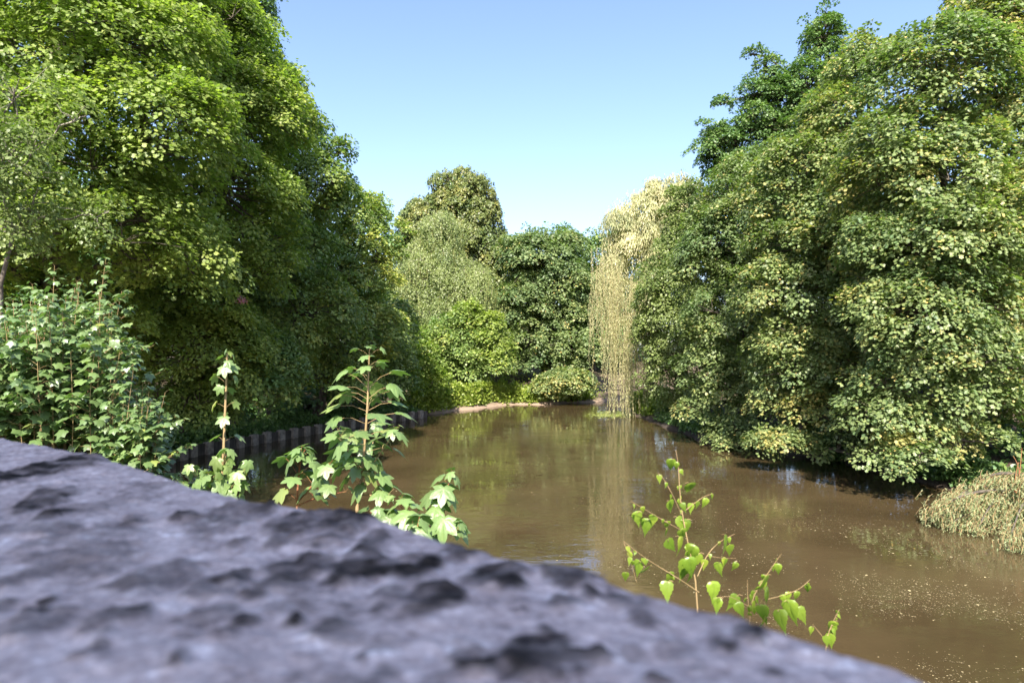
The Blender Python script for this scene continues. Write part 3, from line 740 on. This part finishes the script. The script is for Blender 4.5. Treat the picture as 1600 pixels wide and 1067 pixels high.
# floating algae and leaf specks
def flecks(name, label, centres, seed, leafm, kind='oval', hue=.8):
    rng = np.random.default_rng(seed)
    pos = []; sz = []
    for (px, py, sx, sy, n, s) in centres:
        u = rng.normal(0, 1, (n * 2, 2)); X_ = px + u[:, 0] * sx; Y_ = py + u[:, 1] * sy
        ok = (Y_ > 640); X_, Y_ = X_[ok][:n], Y_[ok][:n]
        D = CAMZ * F / (Y_ - HY)
        pos.append(np.stack([(X_ - CX) / F * D, D, np.full(len(D), .006)], -1)); sz.append(s * rng.lognormal(0, .45, len(D)))
    pos = np.concatenate(pos); sz = np.concatenate(sz)
    ok = sdist(pos[:, 0], pos[:, 1]) < -.1; pos, sz = pos[ok], sz[ok]
    # drift: keep more where a broad noise is high
    dn = fbm(pos[:, 0] * .55, pos[:, 1] * .55, 1, 4, seed); ok = dn + rng.normal(0, .35, len(dn)) > 0; pos, sz = pos[ok], sz[ok]
    N = len(pos)
    d = np.concatenate([rng.normal(0, 1, (N, 2)), np.zeros((N, 1))], 1)
    pos[:, 2] += rng.uniform(0, .004, N)
    o = build_leaves(name, kind, pos, d, np.repeat([[0, 0, 1.]], N, 0) + rng.normal(0, .05, (N, 3)), sz, np.clip(hue + rng.normal(0, .2, N), 0, 1), np.clip(1 + rng.normal(0, .3, N), .4, 1.6), M[leafm], None)
    return tag(o, label, None, None, 'stuff')
M['debris'] = leaf_mat('floating dead leaf', (.07, .055, .03), (.16, .13, .07), (.32, .27, .15), trans=.05, rough=.6)
M['algae'] = leaf_mat('algae', (.16, .22, .04), (.26, .30, .07), (.30, .30, .1), trans=.05, rough=.6)
flecks('floating_leaves', 'tiny dead leaves and seeds drifting on the brown water', [(1420, 900, 190, 75, 9000, .014), (1300, 980, 200, 70, 5000, .012), (1150, 830, 180, 70, 4000, .014), (850, 790, 200, 60, 2500, .015), (950, 700, 160, 30, 1200, .022), (1480, 1000, 120, 60, 5000, .012), (1350, 880, 160, 60, 500, .03)], 91, 'debris')
rng = np.random.default_rng(92)
D = CAMZ * F / (np.clip(rng.normal(647, 2.6, 1500), 642, 656) - HY)
X_ = rng.normal(956, 13, 1500)
pos = np.stack([(X_ - CX) / F * D, D, np.full(1500, .008)], -1)
o = build_leaves('algae_mat', 'oval', pos, np.concatenate([rng.normal(0, 1, (1500, 2)), np.zeros((1500, 1))], 1), np.repeat([[0, 0, 1.]], 1500, 0) + rng.normal(0, .04, (1500, 3)), rng.uniform(.08, .22, 1500), rng.uniform(.2, .9, 1500), np.ones(1500), M['algae'], None)
tag(o, 'pale green algae mat floating by the willow', None, None, 'stuff')

# ------------------------------------------------------------------ fallen willow bough at right
rng = np.random.default_rng(77)
fb = empty('fallen_willow_bough', P(1560, 800, 17.5), 'pale green leafy willow bough lying in the water at the right edge', 'fallen branch')
t = Tubes(); st = []; dirs = []
Mb = (1640, 770)
limbs = [((1452, 802), (1535, 762)), ((1490, 815), (1555, 785)), ((1530, 822), (1580, 760)), ((1580, 835), (1610, 770)), ((1500, 790), (1560, 740)), ((1560, 770), (1600, 740)), ((1470, 806), (1520, 770))]
for i, (tip, mid) in enumerate(limbs):
    a = P(*Mb, 18.2); c = P(*mid, 17.6 + rng.uniform(-.4, .6)); e = P(*tip, CAMZ * F / (tip[1] + 16 - HY)); e[2] = max(e[2], .12)
    u = np.linspace(0, 1, 16)[:, None]
    p = (1 - u) ** 2 * a + 2 * u * (1 - u) * (2 * c - (a + e) / 2) + u ** 2 * e
    p[:, 2] = np.maximum(p[:, 2], .03)
    t.add(p, np.linspace(.06, .012, 16), 5)
    for j in range(4, 16):
        for q in range(13): st.append(p[j] + rng.normal(0, (.16, .25, .05), 3))
t.build('limbs', M['bark'], fb)
st = np.array(st); st[:, 2] = np.maximum(st[:, 2], .1)
strands('foliage', st, rng.uniform(.12, .5, len(st)), rng, 'pale_willow', fb, leaf=.095, step=.03, hue=.55, sway=.9, minz=.02, lean=np.array([-.6, -.3, .15]), spread=.8)
t = Tubes()
for q in ((1588, 770, 1600, 735, 1583, 712), (1588, 770, 1594, 742, 1597, 700), (1586, 768, 1585, 745, 1592, 722)):
    a, c, e = P(q[0], q[1], 17.4), P(q[2], q[3], 17.4), P(q[4], q[5], 17.4)
    u = np.linspace(0, 1, 9)[:, None]; t.add((1 - u) ** 2 * a + 2 * u * (1 - u) * c + u * u * e, np.linspace(.016, .006, 9), 5)
t.build('bare_twigs', M['red_stem'], fb)
fb2 = empty('fallen_willow_spray', P(1590, 850, 15.5), 'small pale willow spray afloat nearest the camera at the right edge', 'fallen branch')
t = Tubes(); st = []
for i in range(5):
    a = P(1650, 825, 15.6) + rng.normal(0, .1, 3); e = P(1572 + 9 * i, 838 + 5 * i, 15.4); e[2] = .08
    p = curve(a, e, 10, up=.25); t.add(p, np.linspace(.03, .008, 10), 5)
    for j in range(2, 10):
        for q in range(18): st.append(p[j] + rng.normal(0, (.18, .18, .06), 3))
t.build('limbs', M['bark'], fb2)
st = np.array(st); st[:, 2] = np.maximum(st[:, 2], .08)
strands('foliage', st, rng.uniform(.2, .5, len(st)), rng, 'pale_willow', fb2, leaf=.08, step=.035, hue=.45, sway=.5, minz=.02, lean=np.array([-.3, -.2, .2]), spread=.6)

# ------------------------------------------------------------------ young sycamores close to the wall
class Plant:
    lf = .88
    def __init__(s, seed): s.rng = np.random.default_rng(seed); s.t = Tubes(); s.pos = []; s.d = []; s.n = []; s.sz = []; s.h = []
    def leaf(s, frm, out, pet, size, h, droop=.5):
        """a stalk from frm outwards, the blade hinged at its end and drooping"""
        rng = s.rng
        out = out / np.linalg.norm(out)
        end = frm + out * pet
        mid = (frm + end) / 2 + np.array([0, 0, pet * .10])
        s.t.add([frm, mid, end], [size * .016, size * .012, size * .012], 4)
        hz = np.array([out[0], out[1], 0]); hz /= np.linalg.norm(hz) + 1e-6
        d = hz * math.cos(droop) + np.array([0, 0, -math.sin(droop)]) + rng.normal(0, .15, 3)
        nn = np.array([0, 0, 1.0]) * math.cos(droop) + hz * math.sin(droop) + rng.normal(0, .22, 3)
        s.pos.append(end); s.d.append(d); s.n.append(nn); s.sz.append(size * s.lf); s.h.append(h + (rng.random() < .07) * rng.uniform(.2, .45))
    def shoot(s, pts, nodes, size, rad, pet=None, top=.35, h=.4, phase=0., start=.15, droop=.5, elev=.45):
        """opposite leaf pairs, each turned a quarter from the last; leaves shrink towards the tip"""
        rng = s.rng
        pts = np.asarray(pts, float)
        u = np.linspace(0, 1, 14); cu = np.linspace(0, 1, len(pts))
        c = np.stack([np.interp(u, cu, pts[:, k]) for k in range(3)], -1)
        if len(pts) > 2:
            for _ in range(2): c[1:-1] = (c[:-2] + c[1:-1] * 2 + c[2:]) / 4
        s.t.add(c, np.linspace(rad, rad * .35, 14), 6)
        for i in range(nodes):
            f = start + (1 - start) * (i / max(1, nodes - 1)) ** .85
            p = np.array([np.interp(f, u, c[:, k]) for k in range(3)])
            sz = size * (1 if f < .6 else 1 - (1 - top) * (f - .6) / .4)
            for sgn in (0, math.pi):
                if rng.random() < .06: continue
                a = phase + (i % 2) * math.pi / 2 + sgn + rng.normal(0, .3)
                pe = (pet or size * .8) * (sz / size) * rng.uniform(.7, 1.2)
                el = elev + .4 * f + rng.normal(0, .12)
                out = np.array([math.cos(a) * math.cos(el), math.sin(a) * math.cos(el), math.sin(el)])
                s.leaf(p, out, pe, sz * rng.uniform(.8, 1.1), h + rng.normal(0, .08), droop + rng.normal(0, .18))
        return c
    def build(s, name, label, cat, base, kind='sycamore', leafm='near', stemm='red_stem', group=None):
        root = empty(name, base, label, cat, group)
        s.t.build('stem', M[stemm], root)
        N = len(s.pos)
        build_leaves('foliage', kind, np.array(s.pos), np.array(s.d), np.array(s.n), np.array(s.sz), np.clip(np.array(s.h), 0, .95), np.clip(1 + s.rng.normal(0, .1, N), .7, 1.3), M[leafm], root, s.rng)
        return root

GS = 'sycamore saplings rising behind the wall'
def low(px, D, dz=0):
    x = (px - CX) / F * D; return np.array([x, D, gz(x, D) - .05])
# the tallest, full of leaves
s = Plant(101)
D0 = 2.7
b0 = low(548, D0)
s.shoot([b0, P(556, 790, D0), P(566, 740, D0)], 3, .13, .012, start=.8, h=.35)
s.shoot([P(566, 740, D0), P(574, 640, D0), P(577, 548, D0)], 20, .086, .0065, pet=.12, top=.34, h=.40, start=.02, droop=.30, elev=.12)
s.shoot([P(568, 745, D0), P(600, 700, D0 - .1), P(618, 672, D0 - .1)], 5, .078, .003, h=.45, start=.2, droop=.35)
s.shoot([P(566, 740, D0), P(540, 700, D0 - .15), P(528, 672, D0 - .2)], 5, .078, .003, h=.45, start=.2, droop=.35)
s.shoot([P(562, 760, D0), P(580, 700, D0 + .25), P(590, 668, D0 + .3)], 5, .09, .004, h=.35, start=.2)
s.shoot([P(560, 772, D0), P(590, 775, D0), P(612, 782, D0 - .1)], 4, .09, .004, h=.5, start=.3)
s.build('sycamore_sapling', 'tallest sycamore sapling, full of pale leaves on an upright stem at the centre left', 'sapling', b0, stemm='tan_stem', group=GS)
# slim sparse one at left
s = Plant(102)
D0 = 3.3
b0 = low(345, D0)
s.shoot([b0, P(345, 790, D0), P(349, 700, D0), P(355, 552, D0)], 0, .1, .009)
s.shoot([P(350, 700, D0), P(354, 600, D0), P(356, 556, D0)], 10, .062, .004, pet=.06, top=.5, h=.55, start=.05, droop=.85, elev=.5)
for a, e, ph in (((346, 790), (300, 738), 0), ((347, 780), (352, 715), 1), ((347, 785), (385, 732), .5), ((345, 795), (330, 748), .9), ((346, 795), (375, 765), 0), ((340, 800), (285, 765), .3)):
    s.shoot([P(*a, D0), P((a[0] + e[0]) / 2, (a[1] + e[1]) / 2 - 4, D0 - .1), P(*e, D0 - .15)], 4, .078, .004, pet=.06, h=.55, phase=ph, start=.3, droop=.95, top=.7)
s.build('sycamore_sapling', 'slim sycamore sapling with sparse drooping yellow-green leaves, leftmost behind the wall', 'sapling', b0, stemm='tan_stem', group=GS)
# short bushy one
s = Plant(103)
D0 = 2.9
b0 = low(465, D0)
s.shoot([b0, P(462, 800, D0), P(470, 712, D0)], 7, .092, .006, pet=.09, h=.4, start=.93, top=.5, droop=.5)
s.shoot([P(463, 790, D0), P(466, 745, D0), P(470, 708, D0)], 6, .092, .004, pet=.09, h=.42, start=.1, top=.55, droop=.5)
s.shoot([P(464, 785, D0), P(500, 745, D0), P(525, 712, D0 - .1)], 4, 0.086, .004, h=.45, start=.35)
s.shoot([P(464, 790, D0), P(500, 775, D0), P(540, 768, D0 - .1)], 3, 0.086, .004, h=.45, start=.4)
s.build('sycamore_sapling', 'short bushy sycamore sapling between the slim and the tallest one', 'sapling', b0, stemm='red_stem', group=GS)
# right one
s = Plant(104)
D0 = 2.4
b0 = low(655, D0)
s.shoot([b0, P(664, 850, D0), P(684, 790, D0)], 2, .11, .007, start=.96)
s.shoot([P(670, 835, D0), P(688, 785, D0), P(706, 745, D0)], 6, .085, .0045, pet=.06, h=.45, start=.1, top=.5, droop=.6)
s.shoot([P(668, 840, D0), P(640, 810, D0), P(622, 785, D0)], 5, .082, .004, h=.5, start=.3, top=.5)
s.shoot([P(668, 845, D0), P(700, 835, D0 - .1), P(715, 828, D0 - .15)], 4, .095, .004, h=.4, start=.3)
s.shoot([P(660, 850, D0), P(600, 825, D0), P(580, 800, D0)], 5, .088, .004, h=.4, start=.2)
s.shoot([P(660, 855, D0), P(650, 838, D0 - .2), P(645, 826, D0 - .25)], 4, .092, .004, h=.4, start=.2)
s.build('sycamore_sapling', 'low sycamore sapling with reddish tip, rightmost, leaning over the wall edge', 'sapling', b0, stemm='red_stem', group=GS)

# sycamore bush filling the left, many upright leafy shoots
s = Plant(105)
rng = s.rng
bb = np.array([-4.9, 7.6, gz(-4.9, 7.6)])
tops = [(85, 415, 7.2), (165, 405, 7.4), (20, 470, 6.8), (50, 445, 7.0), (120, 440, 7.4), (190, 455, 7.6)]
for q in range(165):
    px = rng.uniform(-110, 235); env = np.interp(px, [-110, 0, 85, 165, 200, 235, 262], [430, 460, 430, 430, 520, 600, 640])
    tops.append((px, env + abs(rng.normal(0, 1)) * 85 + 15, rng.uniform(6.2, 8.4)))
for q in range(26): tops.append((rng.uniform(190, 258), rng.uniform(612, 720), rng.uniform(6.2, 7.2)))
for (px, py, D) in tops:
    e = P(px, py, D)
    if e[2] < bb[2] + .6: e[2] = bb[2] + .6
    a = bb + np.array([(e[0] - bb[0]) * .35, (e[1] - bb[1]) * .35, .1])
    L = min(1.25, max(.5, e[2] - a[2] - .2))
    m_ = e + (a - e) * .25; m_[2] = e[2] - L
    s.t.add(curve(a, m_, 5, wob=.01, rng=rng), np.linspace(.02, .009, 5), 4)
    c = s.shoot([m_, (m_ + e) / 2 + rng.normal(0, .05, 3), e], int(13 * L / 1.0) + 3, .10, .005, pet=.10, top=.45, h=.33 + rng.normal(0, .10), phase=rng.uniform(0, 3), start=.0, droop=.42, elev=.2)
    for w in range(4):
        f = rng.integers(1, 10); st_ = c[f]; a_ = rng.uniform(0, 2 * math.pi)
        en = st_ + np.array([math.cos(a_) * .4, math.sin(a_) * .4, .22]) * rng.uniform(.6, 1.1)
        s.shoot([st_, (st_ + en) / 2 + [0, 0, .02], en], 5, .095, .003, pet=.06, h=.36 + rng.normal(0, .1), phase=rng.uniform(0, 3), start=.4, top=.6, droop=.42)
s.build('sycamore_bush', 'big leafy sycamore bush at the left behind the wall, sunlit pale tiers', 'bush', bb, kind='sycamore_mid', leafm='bush', stemm='tan_stem')

# ------------------------------------------------------------------ young birch twigs over the wall
def birch(name, label, D, twigs, leaves, base, seed, lsz=.042):
    s = Plant(seed); rng = s.rng
    for tw, r0, r1 in twigs:
        pts = np.array([P(px, py, D + dz) for px, py, dz in tw])
        u = np.linspace(0, 1, 12); cu = np.linspace(0, 1, len(pts))
        c = np.stack([np.interp(u, cu, pts[:, k]) for k in range(3)], -1)
        for _ in range(2): c[1:-1] = (c[:-2] + 2 * c[1:-1] + c[2:]) / 4
        s.t.add(c, np.linspace(r0, r1, 12) * .7, 6)
        L = np.linalg.norm(np.diff(c, axis=0), axis=1).sum()
        for q in range(int(L / .03)):                  # small young leaves along each twig, sparser than the named ones
            if rng.random() < .2: continue
            f = rng.uniform(.25, 1); p = np.array([np.interp(f, u, c[:, k]) for k in range(3)])
            put(s, p, lsz * (.28 + .5 * rng.random()) * (1.05 - .5 * f), rng)
    for px, py, sz, dz in leaves:
        p = P(px, py, D + dz); put(s, p, 1.08 * sz / F * D, rng)
    root = s.build(name, label, 'sapling', base, kind='birch', leafm='near_birch', stemm='tan_stem', group='birch saplings behind the wall')
    return root
def put(s, p, size, rng):
    a = rng.uniform(0, 2 * math.pi); o = np.array([math.cos(a), math.sin(a) * .6, .1]) * size * .35
    e = p + o + np.array([0, 0, -size * .12])
    s.t.add([p, (p + e) / 2 + [0, 0, size * .1], e], .0007, 3)
    s.pos.append(e); s.d.append(np.array([o[0] * 12, o[1] * 12, -1]) + rng.normal(0, .25, 3)); s.n.append(np.array([rng.normal(0, .5), -.8, .7]) + rng.normal(0, .2, 3)); s.sz.append(size); s.h.append(.45 + rng.normal(0, .13))
B = 1.65
birch('birch_sapling', 'bright yellow-green birch sapling with a tall tip and wide thin twigs above the wall', B,
      [([(1093, 1150, 0), (1092, 930, 0), (1085, 890, 0), (1070, 830, 0), (1060, 770, 0), (1062, 730, 0), (1056, 703, 0)], .0036, .0008),
       ([(1063, 800, 0), (1050, 770, -.03), (1035, 745, -.03), (1028, 738, -.04)], .0016, .0006),
       ([(1064, 803, 0), (1080, 790, .03), (1100, 775, .05), (1114, 771, .05)], .0016, .0006),
       ([(1068, 830, 0), (1040, 815, -.05), (1010, 797, -.08), (986, 783, -.1)], .0016, .0006),
       ([(1092, 925, 0), (1060, 903, -.03), (1020, 880, -.06), (990, 858, -.1), (974, 845, -.1)], .002, .0006),
       ([(975, 848, -.1), (985, 875, -.1), (995, 910, -.1)], .001, .0005),
       ([(1090, 900, 0), (1105, 865, .03), (1125, 845, .06), (1148, 834, .08)], .0016, .0006),
       ([(1105, 868, .03), (1130, 872, .05), (1150, 872, .07)], .001, .0005)],
      [(1070, 755, 26, 0), (1053, 718, 20, 0), (1105, 778, 15, .04), (1028, 742, 12, 0), (1003, 800, 22, -.06), (1018, 812, 24, -.05), (1042, 783, 22, 0), (1052, 808, 24, 0),
       (1080, 812, 24, .02), (1067, 825, 22, 0), (1055, 838, 26, 0), (1045, 845, 24, -.02), (1075, 850, 30, 0), (1068, 870, 30, -.03), (1085, 875, 32, 0), (1100, 865, 26, .03),
       (1127, 835, 28, .05), (1140, 850, 20, .06), (1125, 880, 20, .06), (1150, 878, 14, .07), (1105, 910, 30, .02), (1000, 878, 24, -.06), (1020, 885, 26, -.05), (1045, 895, 20, -.04), (1052, 908, 28, -.03), (988, 862, 12, -.1), (978, 895, 14, -.1), (1040, 825, 16, 0)],
      low(1093, B), 201)
birch('birch_sapling', 'second birch sapling, a low leafy tuft right of the tall-tipped one', 1.55,
      [([(1165, 1150, 0), (1170, 950, 0), (1180, 925, 0), (1200, 895, 0), (1221, 865, 0)], .0026, .0007),
       ([(1190, 938, 0), (1225, 930, .03), (1250, 920, .04), (1266, 905, .05)], .0014, .0005),
       ([(1170, 950, 0), (1168, 925, 0), (1168, 905, 0)], .0012, .0005),
       ([(1175, 950, 0), (1140, 930, -.03), (1115, 935, -.05)], .0012, .0005)],
      [(1205, 898, 30, 0), (1192, 918, 30, 0), (1225, 940, 34, 0), (1215, 955, 30, -.03), (1240, 950, 26, .03), (1160, 930, 24, 0), (1150, 940, 22, -.02), (1262, 915, 14, .05), (1216, 880, 16, 0), (1180, 945, 26, -.04), (1130, 935, 22, -.04), (1205, 965, 26, -.05)],
      low(1165, 1.55), 202)
birch('birch_sapling', 'smallest birch shoot at the right where the wall edge drops away', 1.45,
      [([(1285, 1150, 0), (1290, 1000, 0), (1300, 975, 0), (1311, 952, 0)], .002, .0006),
       ([(1290, 1000, 0), (1278, 985, 0), (1270, 975, 0)], .001, .0005)],
      [(1309, 970, 20, 0), (1310, 955, 10, 0), (1305, 990, 20, 0), (1293, 992, 16, 0), (1271, 980, 12, 0)],
      low(1285, 1.45), 203)

# ------------------------------------------------------------------ stone parapet
m, n, l, b = mat('weathered rough stone')
tc = n.new('ShaderNodeTexCoord')
n1 = n.new('ShaderNodeTexNoise'); n1.inputs['Scale'].default_value = 34; n1.inputs['Detail'].default_value = 8; n1.inputs['Roughness'].default_value = .78
l.new(tc.outputs['Object'], n1.inputs['Vector'])
r1 = ramp(n, [(.28, (.14, .115, .11)), (.40, (.34, .285, .28)), (.54, (.48, .41, .40)), (.62, (.60, .53, .52)), (.70, (.85, .80, .79))])
n3 = n.new('ShaderNodeTexNoise'); n3.inputs['Scale'].default_value = 160; n3.inputs['Detail'].default_value = 3
l.new(tc.outputs['Object'], n3.inputs['Vector'])
ad = n.new('ShaderNodeMath'); ad.operation = 'MULTIPLY_ADD'; ad.inputs[1].default_value = 0.45
l.new(n3.outputs['Fac'], ad.inputs[0])
sb = n.new('ShaderNodeMath'); sb.operation = 'SUBTRACT'; sb.inputs[1].default_value = 0.235
l.new(n1.outputs['Fac'], sb.inputs[0]); l.new(sb.outputs[0], ad.inputs[2])
l.new(ad.outputs[0], r1.inputs[0])
at = n.new('ShaderNodeAttribute'); at.attribute_name = 'moss'
n2 = n.new('ShaderNodeTexNoise'); n2.inputs['Scale'].default_value = 120; n2.inputs['Detail'].default_value = 4
l.new(tc.outputs['Object'], n2.inputs['Vector'])
r2 = ramp(n, [(.35, (.008, .008, .009)), (.7, (.035, .03, .026))]); l.new(n2.outputs['Fac'], r2.inputs[0])
mx = n.new('ShaderNodeMix'); mx.data_type = 'RGBA'
l.new(at.outputs['Fac'], mx.inputs[0]); l.new(r1.outputs[0], mx.inputs[6]); l.new(r2.outputs[0], mx.inputs[7])
l.new(mx.outputs[2], b.inputs['Base Color']); b.inputs['Roughness'].default_value = .95; b.inputs['Specular IOR Level'].default_value = .08
bp = n.new('ShaderNodeBump'); bp.inputs['Strength'].default_value = .5; bp.inputs['Distance'].default_value = .006
l.new(n2.outputs['Fac'], bp.inputs['Height']); l.new(bp.outputs[0], b.inputs['Normal'])
MS = m
H0 = .13                                                     # eye height above the coping
edge_px = [(-300, 640), (-120, 662), (0, 688), (120, 708), (250, 742), (400, 788), (560, 806), (740, 858), (900, 893), (1000, 924), (1150, 962), (1250, 988), (1400, 1032), (1460, 1062), (1620, 1160)]
E = np.array([((px - CX) / F * H0 * F / (py - HY), H0 * F / (py - HY)) for px, py in edge_px])
A0, A1 = np.array([E[2, 0], E[2, 1]]), np.array([E[-2, 0], E[-2, 1]])
U = (A1 - A0) / np.linalg.norm(A1 - A0); Vn = np.array([-U[1], U[0]])      # Vn: away from the camera, towards the water
if Vn[1] < 0: Vn = -Vn
es = (E - A0) @ U; et = (E - A0) @ Vn
o_ = np.argsort(es); es, et = es[o_], et[o_]
def edge_t(s):
    r = np.interp(s, es, et)
    return r
s_ = np.concatenate([np.arange(-4, -.9, .03), np.arange(-.9, 1.35, .0032), np.arange(1.36, 4, .03)])
t_top = np.concatenate([[-.55], np.arange(-.50, -.42, .02), np.arange(-.42, 0.0, .0032)])
prof = [(0.0, 0), (.006, -.003), (.012, -.010), (.016, -.022), (.018, -.04), (.018, -.07), (.016, -.10), (.004, -.13), (-.03, -.145)]
Sg, Tg = np.meshgrid(s_, t_top); Zg = np.zeros_like(Sg)
Sp = np.repeat(s_[None], len(prof), 0); Tp = np.repeat(np.array([p[0] for p in prof])[:, None], len(s_), 1); Zp = np.repeat(np.array([p[1] for p in prof])[:, None], len(s_), 1)
Sg = np.concatenate([Sg, Sp]); Tg = np.concatenate([Tg, Tp]); Zg = np.concatenate([Zg, Zp])
lumps = [(90, 728, 34, 1), (120, 716, 16, .7), (72, 782, 20, .9), (365, 802, 40, .6), (455, 818, 26, .8), (545, 810, 40, 1), (650, 880, 30, 1), (778, 900, 36, 1), (672, 930, 40, 1), (882, 892, 30, .9), (850, 1018, 46, 1.1), (750, 1030, 26, .9),
         (885, 937, 20, .8), (465, 888, 40, .9), (560, 880, 34, .8), (585, 845, 18, .7), (160, 885, 30, .4), (330, 915, 34, .5), (250, 900, 40, .6), (50, 900, 24, .5), (185, 970, 30, .6), (60, 975, 40, .7), (1060, 1005, 22, .5), (990, 1010, 18, .4), (715, 858, 20, .8), (430, 910, 26, .7), (1000, 935, 18, .5), (330, 965, 26, .5), (60, 850, 20, .4), (600, 1000, 22, .3), (200, 778, 26, .3), (160, 830, 40, .35), (1130, 985, 16, .4)]
rl = np.random.default_rng(4)
for q in range(70): lumps.append((rl.uniform(-40, 1250), rl.uniform(720, 1060), rl.uniform(7, 20), rl.uniform(.4, 1)))
moss = np.zeros_like(Sg)
XY = A0 + Sg[..., None] * U + (Tg + edge_t(Sg))[..., None] * Vn
w1_ = fbm(XY[..., 0] * 60, XY[..., 1] * 60, 1, 4, 3); w2_ = fbm(XY[..., 0] * 60, XY[..., 1] * 60, 2, 4, 4)
for px, py, r_, k_ in lumps:
    D = H0 * F / (py - HY); x = (px - CX) / F * D
    rx_ = 1.3 * r_ / F * D; ry_ = max(.75 * r_ * D * D / (H0 * F), .006)
    q = ((XY[..., 0] + rx_ * .28 * w1_ - x) / rx_) ** 2 + ((XY[..., 1] + ry_ * .28 * w2_ - D) / ry_) ** 2
    moss = np.maximum(moss, min(1, k_ * 1.15) * np.clip(1.9 - 1.3 * q, 0, 1))
nz = fbm(XY[..., 0] * 14, XY[..., 1] * 14, 0, 4, 21)
moss = np.maximum(moss, np.clip((nz - .8) * 3, 0, .5))
moss *= .85 + .3 * np.clip(fbm(XY[..., 0] * 60, XY[..., 1] * 60, 0, 3, 2), -1, 1)
Zf = Zg + .003 * fbm(XY[..., 0] * 6, XY[..., 1] * 7, Zg * 7, 3, 31) + .0011 * fbm(XY[..., 0] * 75, XY[..., 1] * 75, Zg * 75, 3, 41) * (1 + 1.2 * np.clip(moss, 0, 1)) + .0030 * np.clip(moss, 0, 1) + .0012 * fbm(XY[..., 0] * 150, XY[..., 1] * 150, 0, 2, 61) * np.clip(moss, 0, 1)
Tw = .002 * fbm(XY[..., 0] * 16, XY[..., 1] * 16, Zg * 16, 4, 51)
XY = XY + Tw[..., None] * Vn
V = np.concatenate([XY, (CAMZ - H0 + Zf)[..., None]], -1).reshape(-1, 3)
nr, nc = Sg.shape
ii = np.arange(nr * nc).reshape(nr, nc)
Q = np.stack([ii[:-1, :-1], ii[:-1, 1:], ii[1:, 1:], ii[1:, :-1]], -1).reshape(-1, 4)
wl = empty('stone_wall', (0, .2, 1.5), 'rough lichen-spotted stone parapet, blurred and shaded across the foreground', 'wall')
cop = mesh_obj('coping', V, [Q], MS, wl, smooth=True, vattr=dict(moss=np.clip(moss, 0, 1).ravel()))
def wb(s, t): q = A0 + s * U + t * Vn; return (q[0], q[1])
me_t = float(et.mean())
boxes('wall_body', [(wb(0, -.27), U, Vn, 4.0, .24, -.5, CAMZ - H0 - .06)], MS, wl)
boxes('footing', [(wb(0, -.27), U, Vn, 4.1, .32, -.6, 1.9)], MS, wl)
# lane on the bridge behind the wall
mp_, n, l, b = mat('worn path gravel')
tc = n.new('ShaderNodeTexCoord'); no = n.new('ShaderNodeTexNoise'); no.inputs['Scale'].default_value = 30; no.inputs['Detail'].default_value = 5
l.new(tc.outputs['Object'], no.inputs['Vector']); r = ramp(n, [(.3, (.08, .075, .07)), (.7, (.2, .19, .17))]); l.new(no.outputs['Fac'], r.inputs[0]); l.new(r.outputs[0], b.inputs['Base Color'])
o = boxes('path', [(wb(0, -4.6), U, Vn, 6, 4.0, -.5, CAMZ - H0 - 1.0)], mp_, None)
tag(o, kind='structure')

# unseen tree added behind the camera, crown shaped to shade the wall
def cull_shade(p):
    # keep only sprays whose shadow stays on the wall side of the coping edge
    tt = (p[:, 2] - (CAMZ - H0)) / SUN[2]
    q = p[:, :2] - SUN[None, :2] * tt[:, None]
    return ((q - A0) @ Vn) > -.30
rng = np.random.default_rng(300)
root = empty('unseen_shade_tree', (-3.4, -6.6, 3.3), 'tree beside the lane behind the camera shading the wall', 'tree')
cen = np.array([0, .1, CAMZ - H0]) + SUN * 9.0
n_c = 1500
c = cen + sphere_dirs(rng, n_c) * np.array([2.6, 2.2, 1.6]) * (rng.random(n_c) ** .4)[:, None]
c = c[~cull_shade(c)]
ci = np.repeat(np.arange(len(c)), 45); N = len(ci)
pos = c[ci] + rng.normal(0, (.26, .26, .12), (N, 3))
build_leaves('crown', 'maple', pos, rng.normal(0, 1, (N, 3)) * [1, 1, .4], rng.normal(0, .3, (N, 3)) + [0, 0, 1], .15 * rng.uniform(.7, 1.2, N), rng.random(N) * .6, np.ones(N), M['sycamore'], root)
t = Tubes(); tp = cen + np.array([-.3, -.5, 0])
tr = curve((-3.4, -6.6, 2.9), tp, 9, up=.25); t.add(tr, np.linspace(.22, .06, 9), 8); t.build('trunk', M['bark'], root)
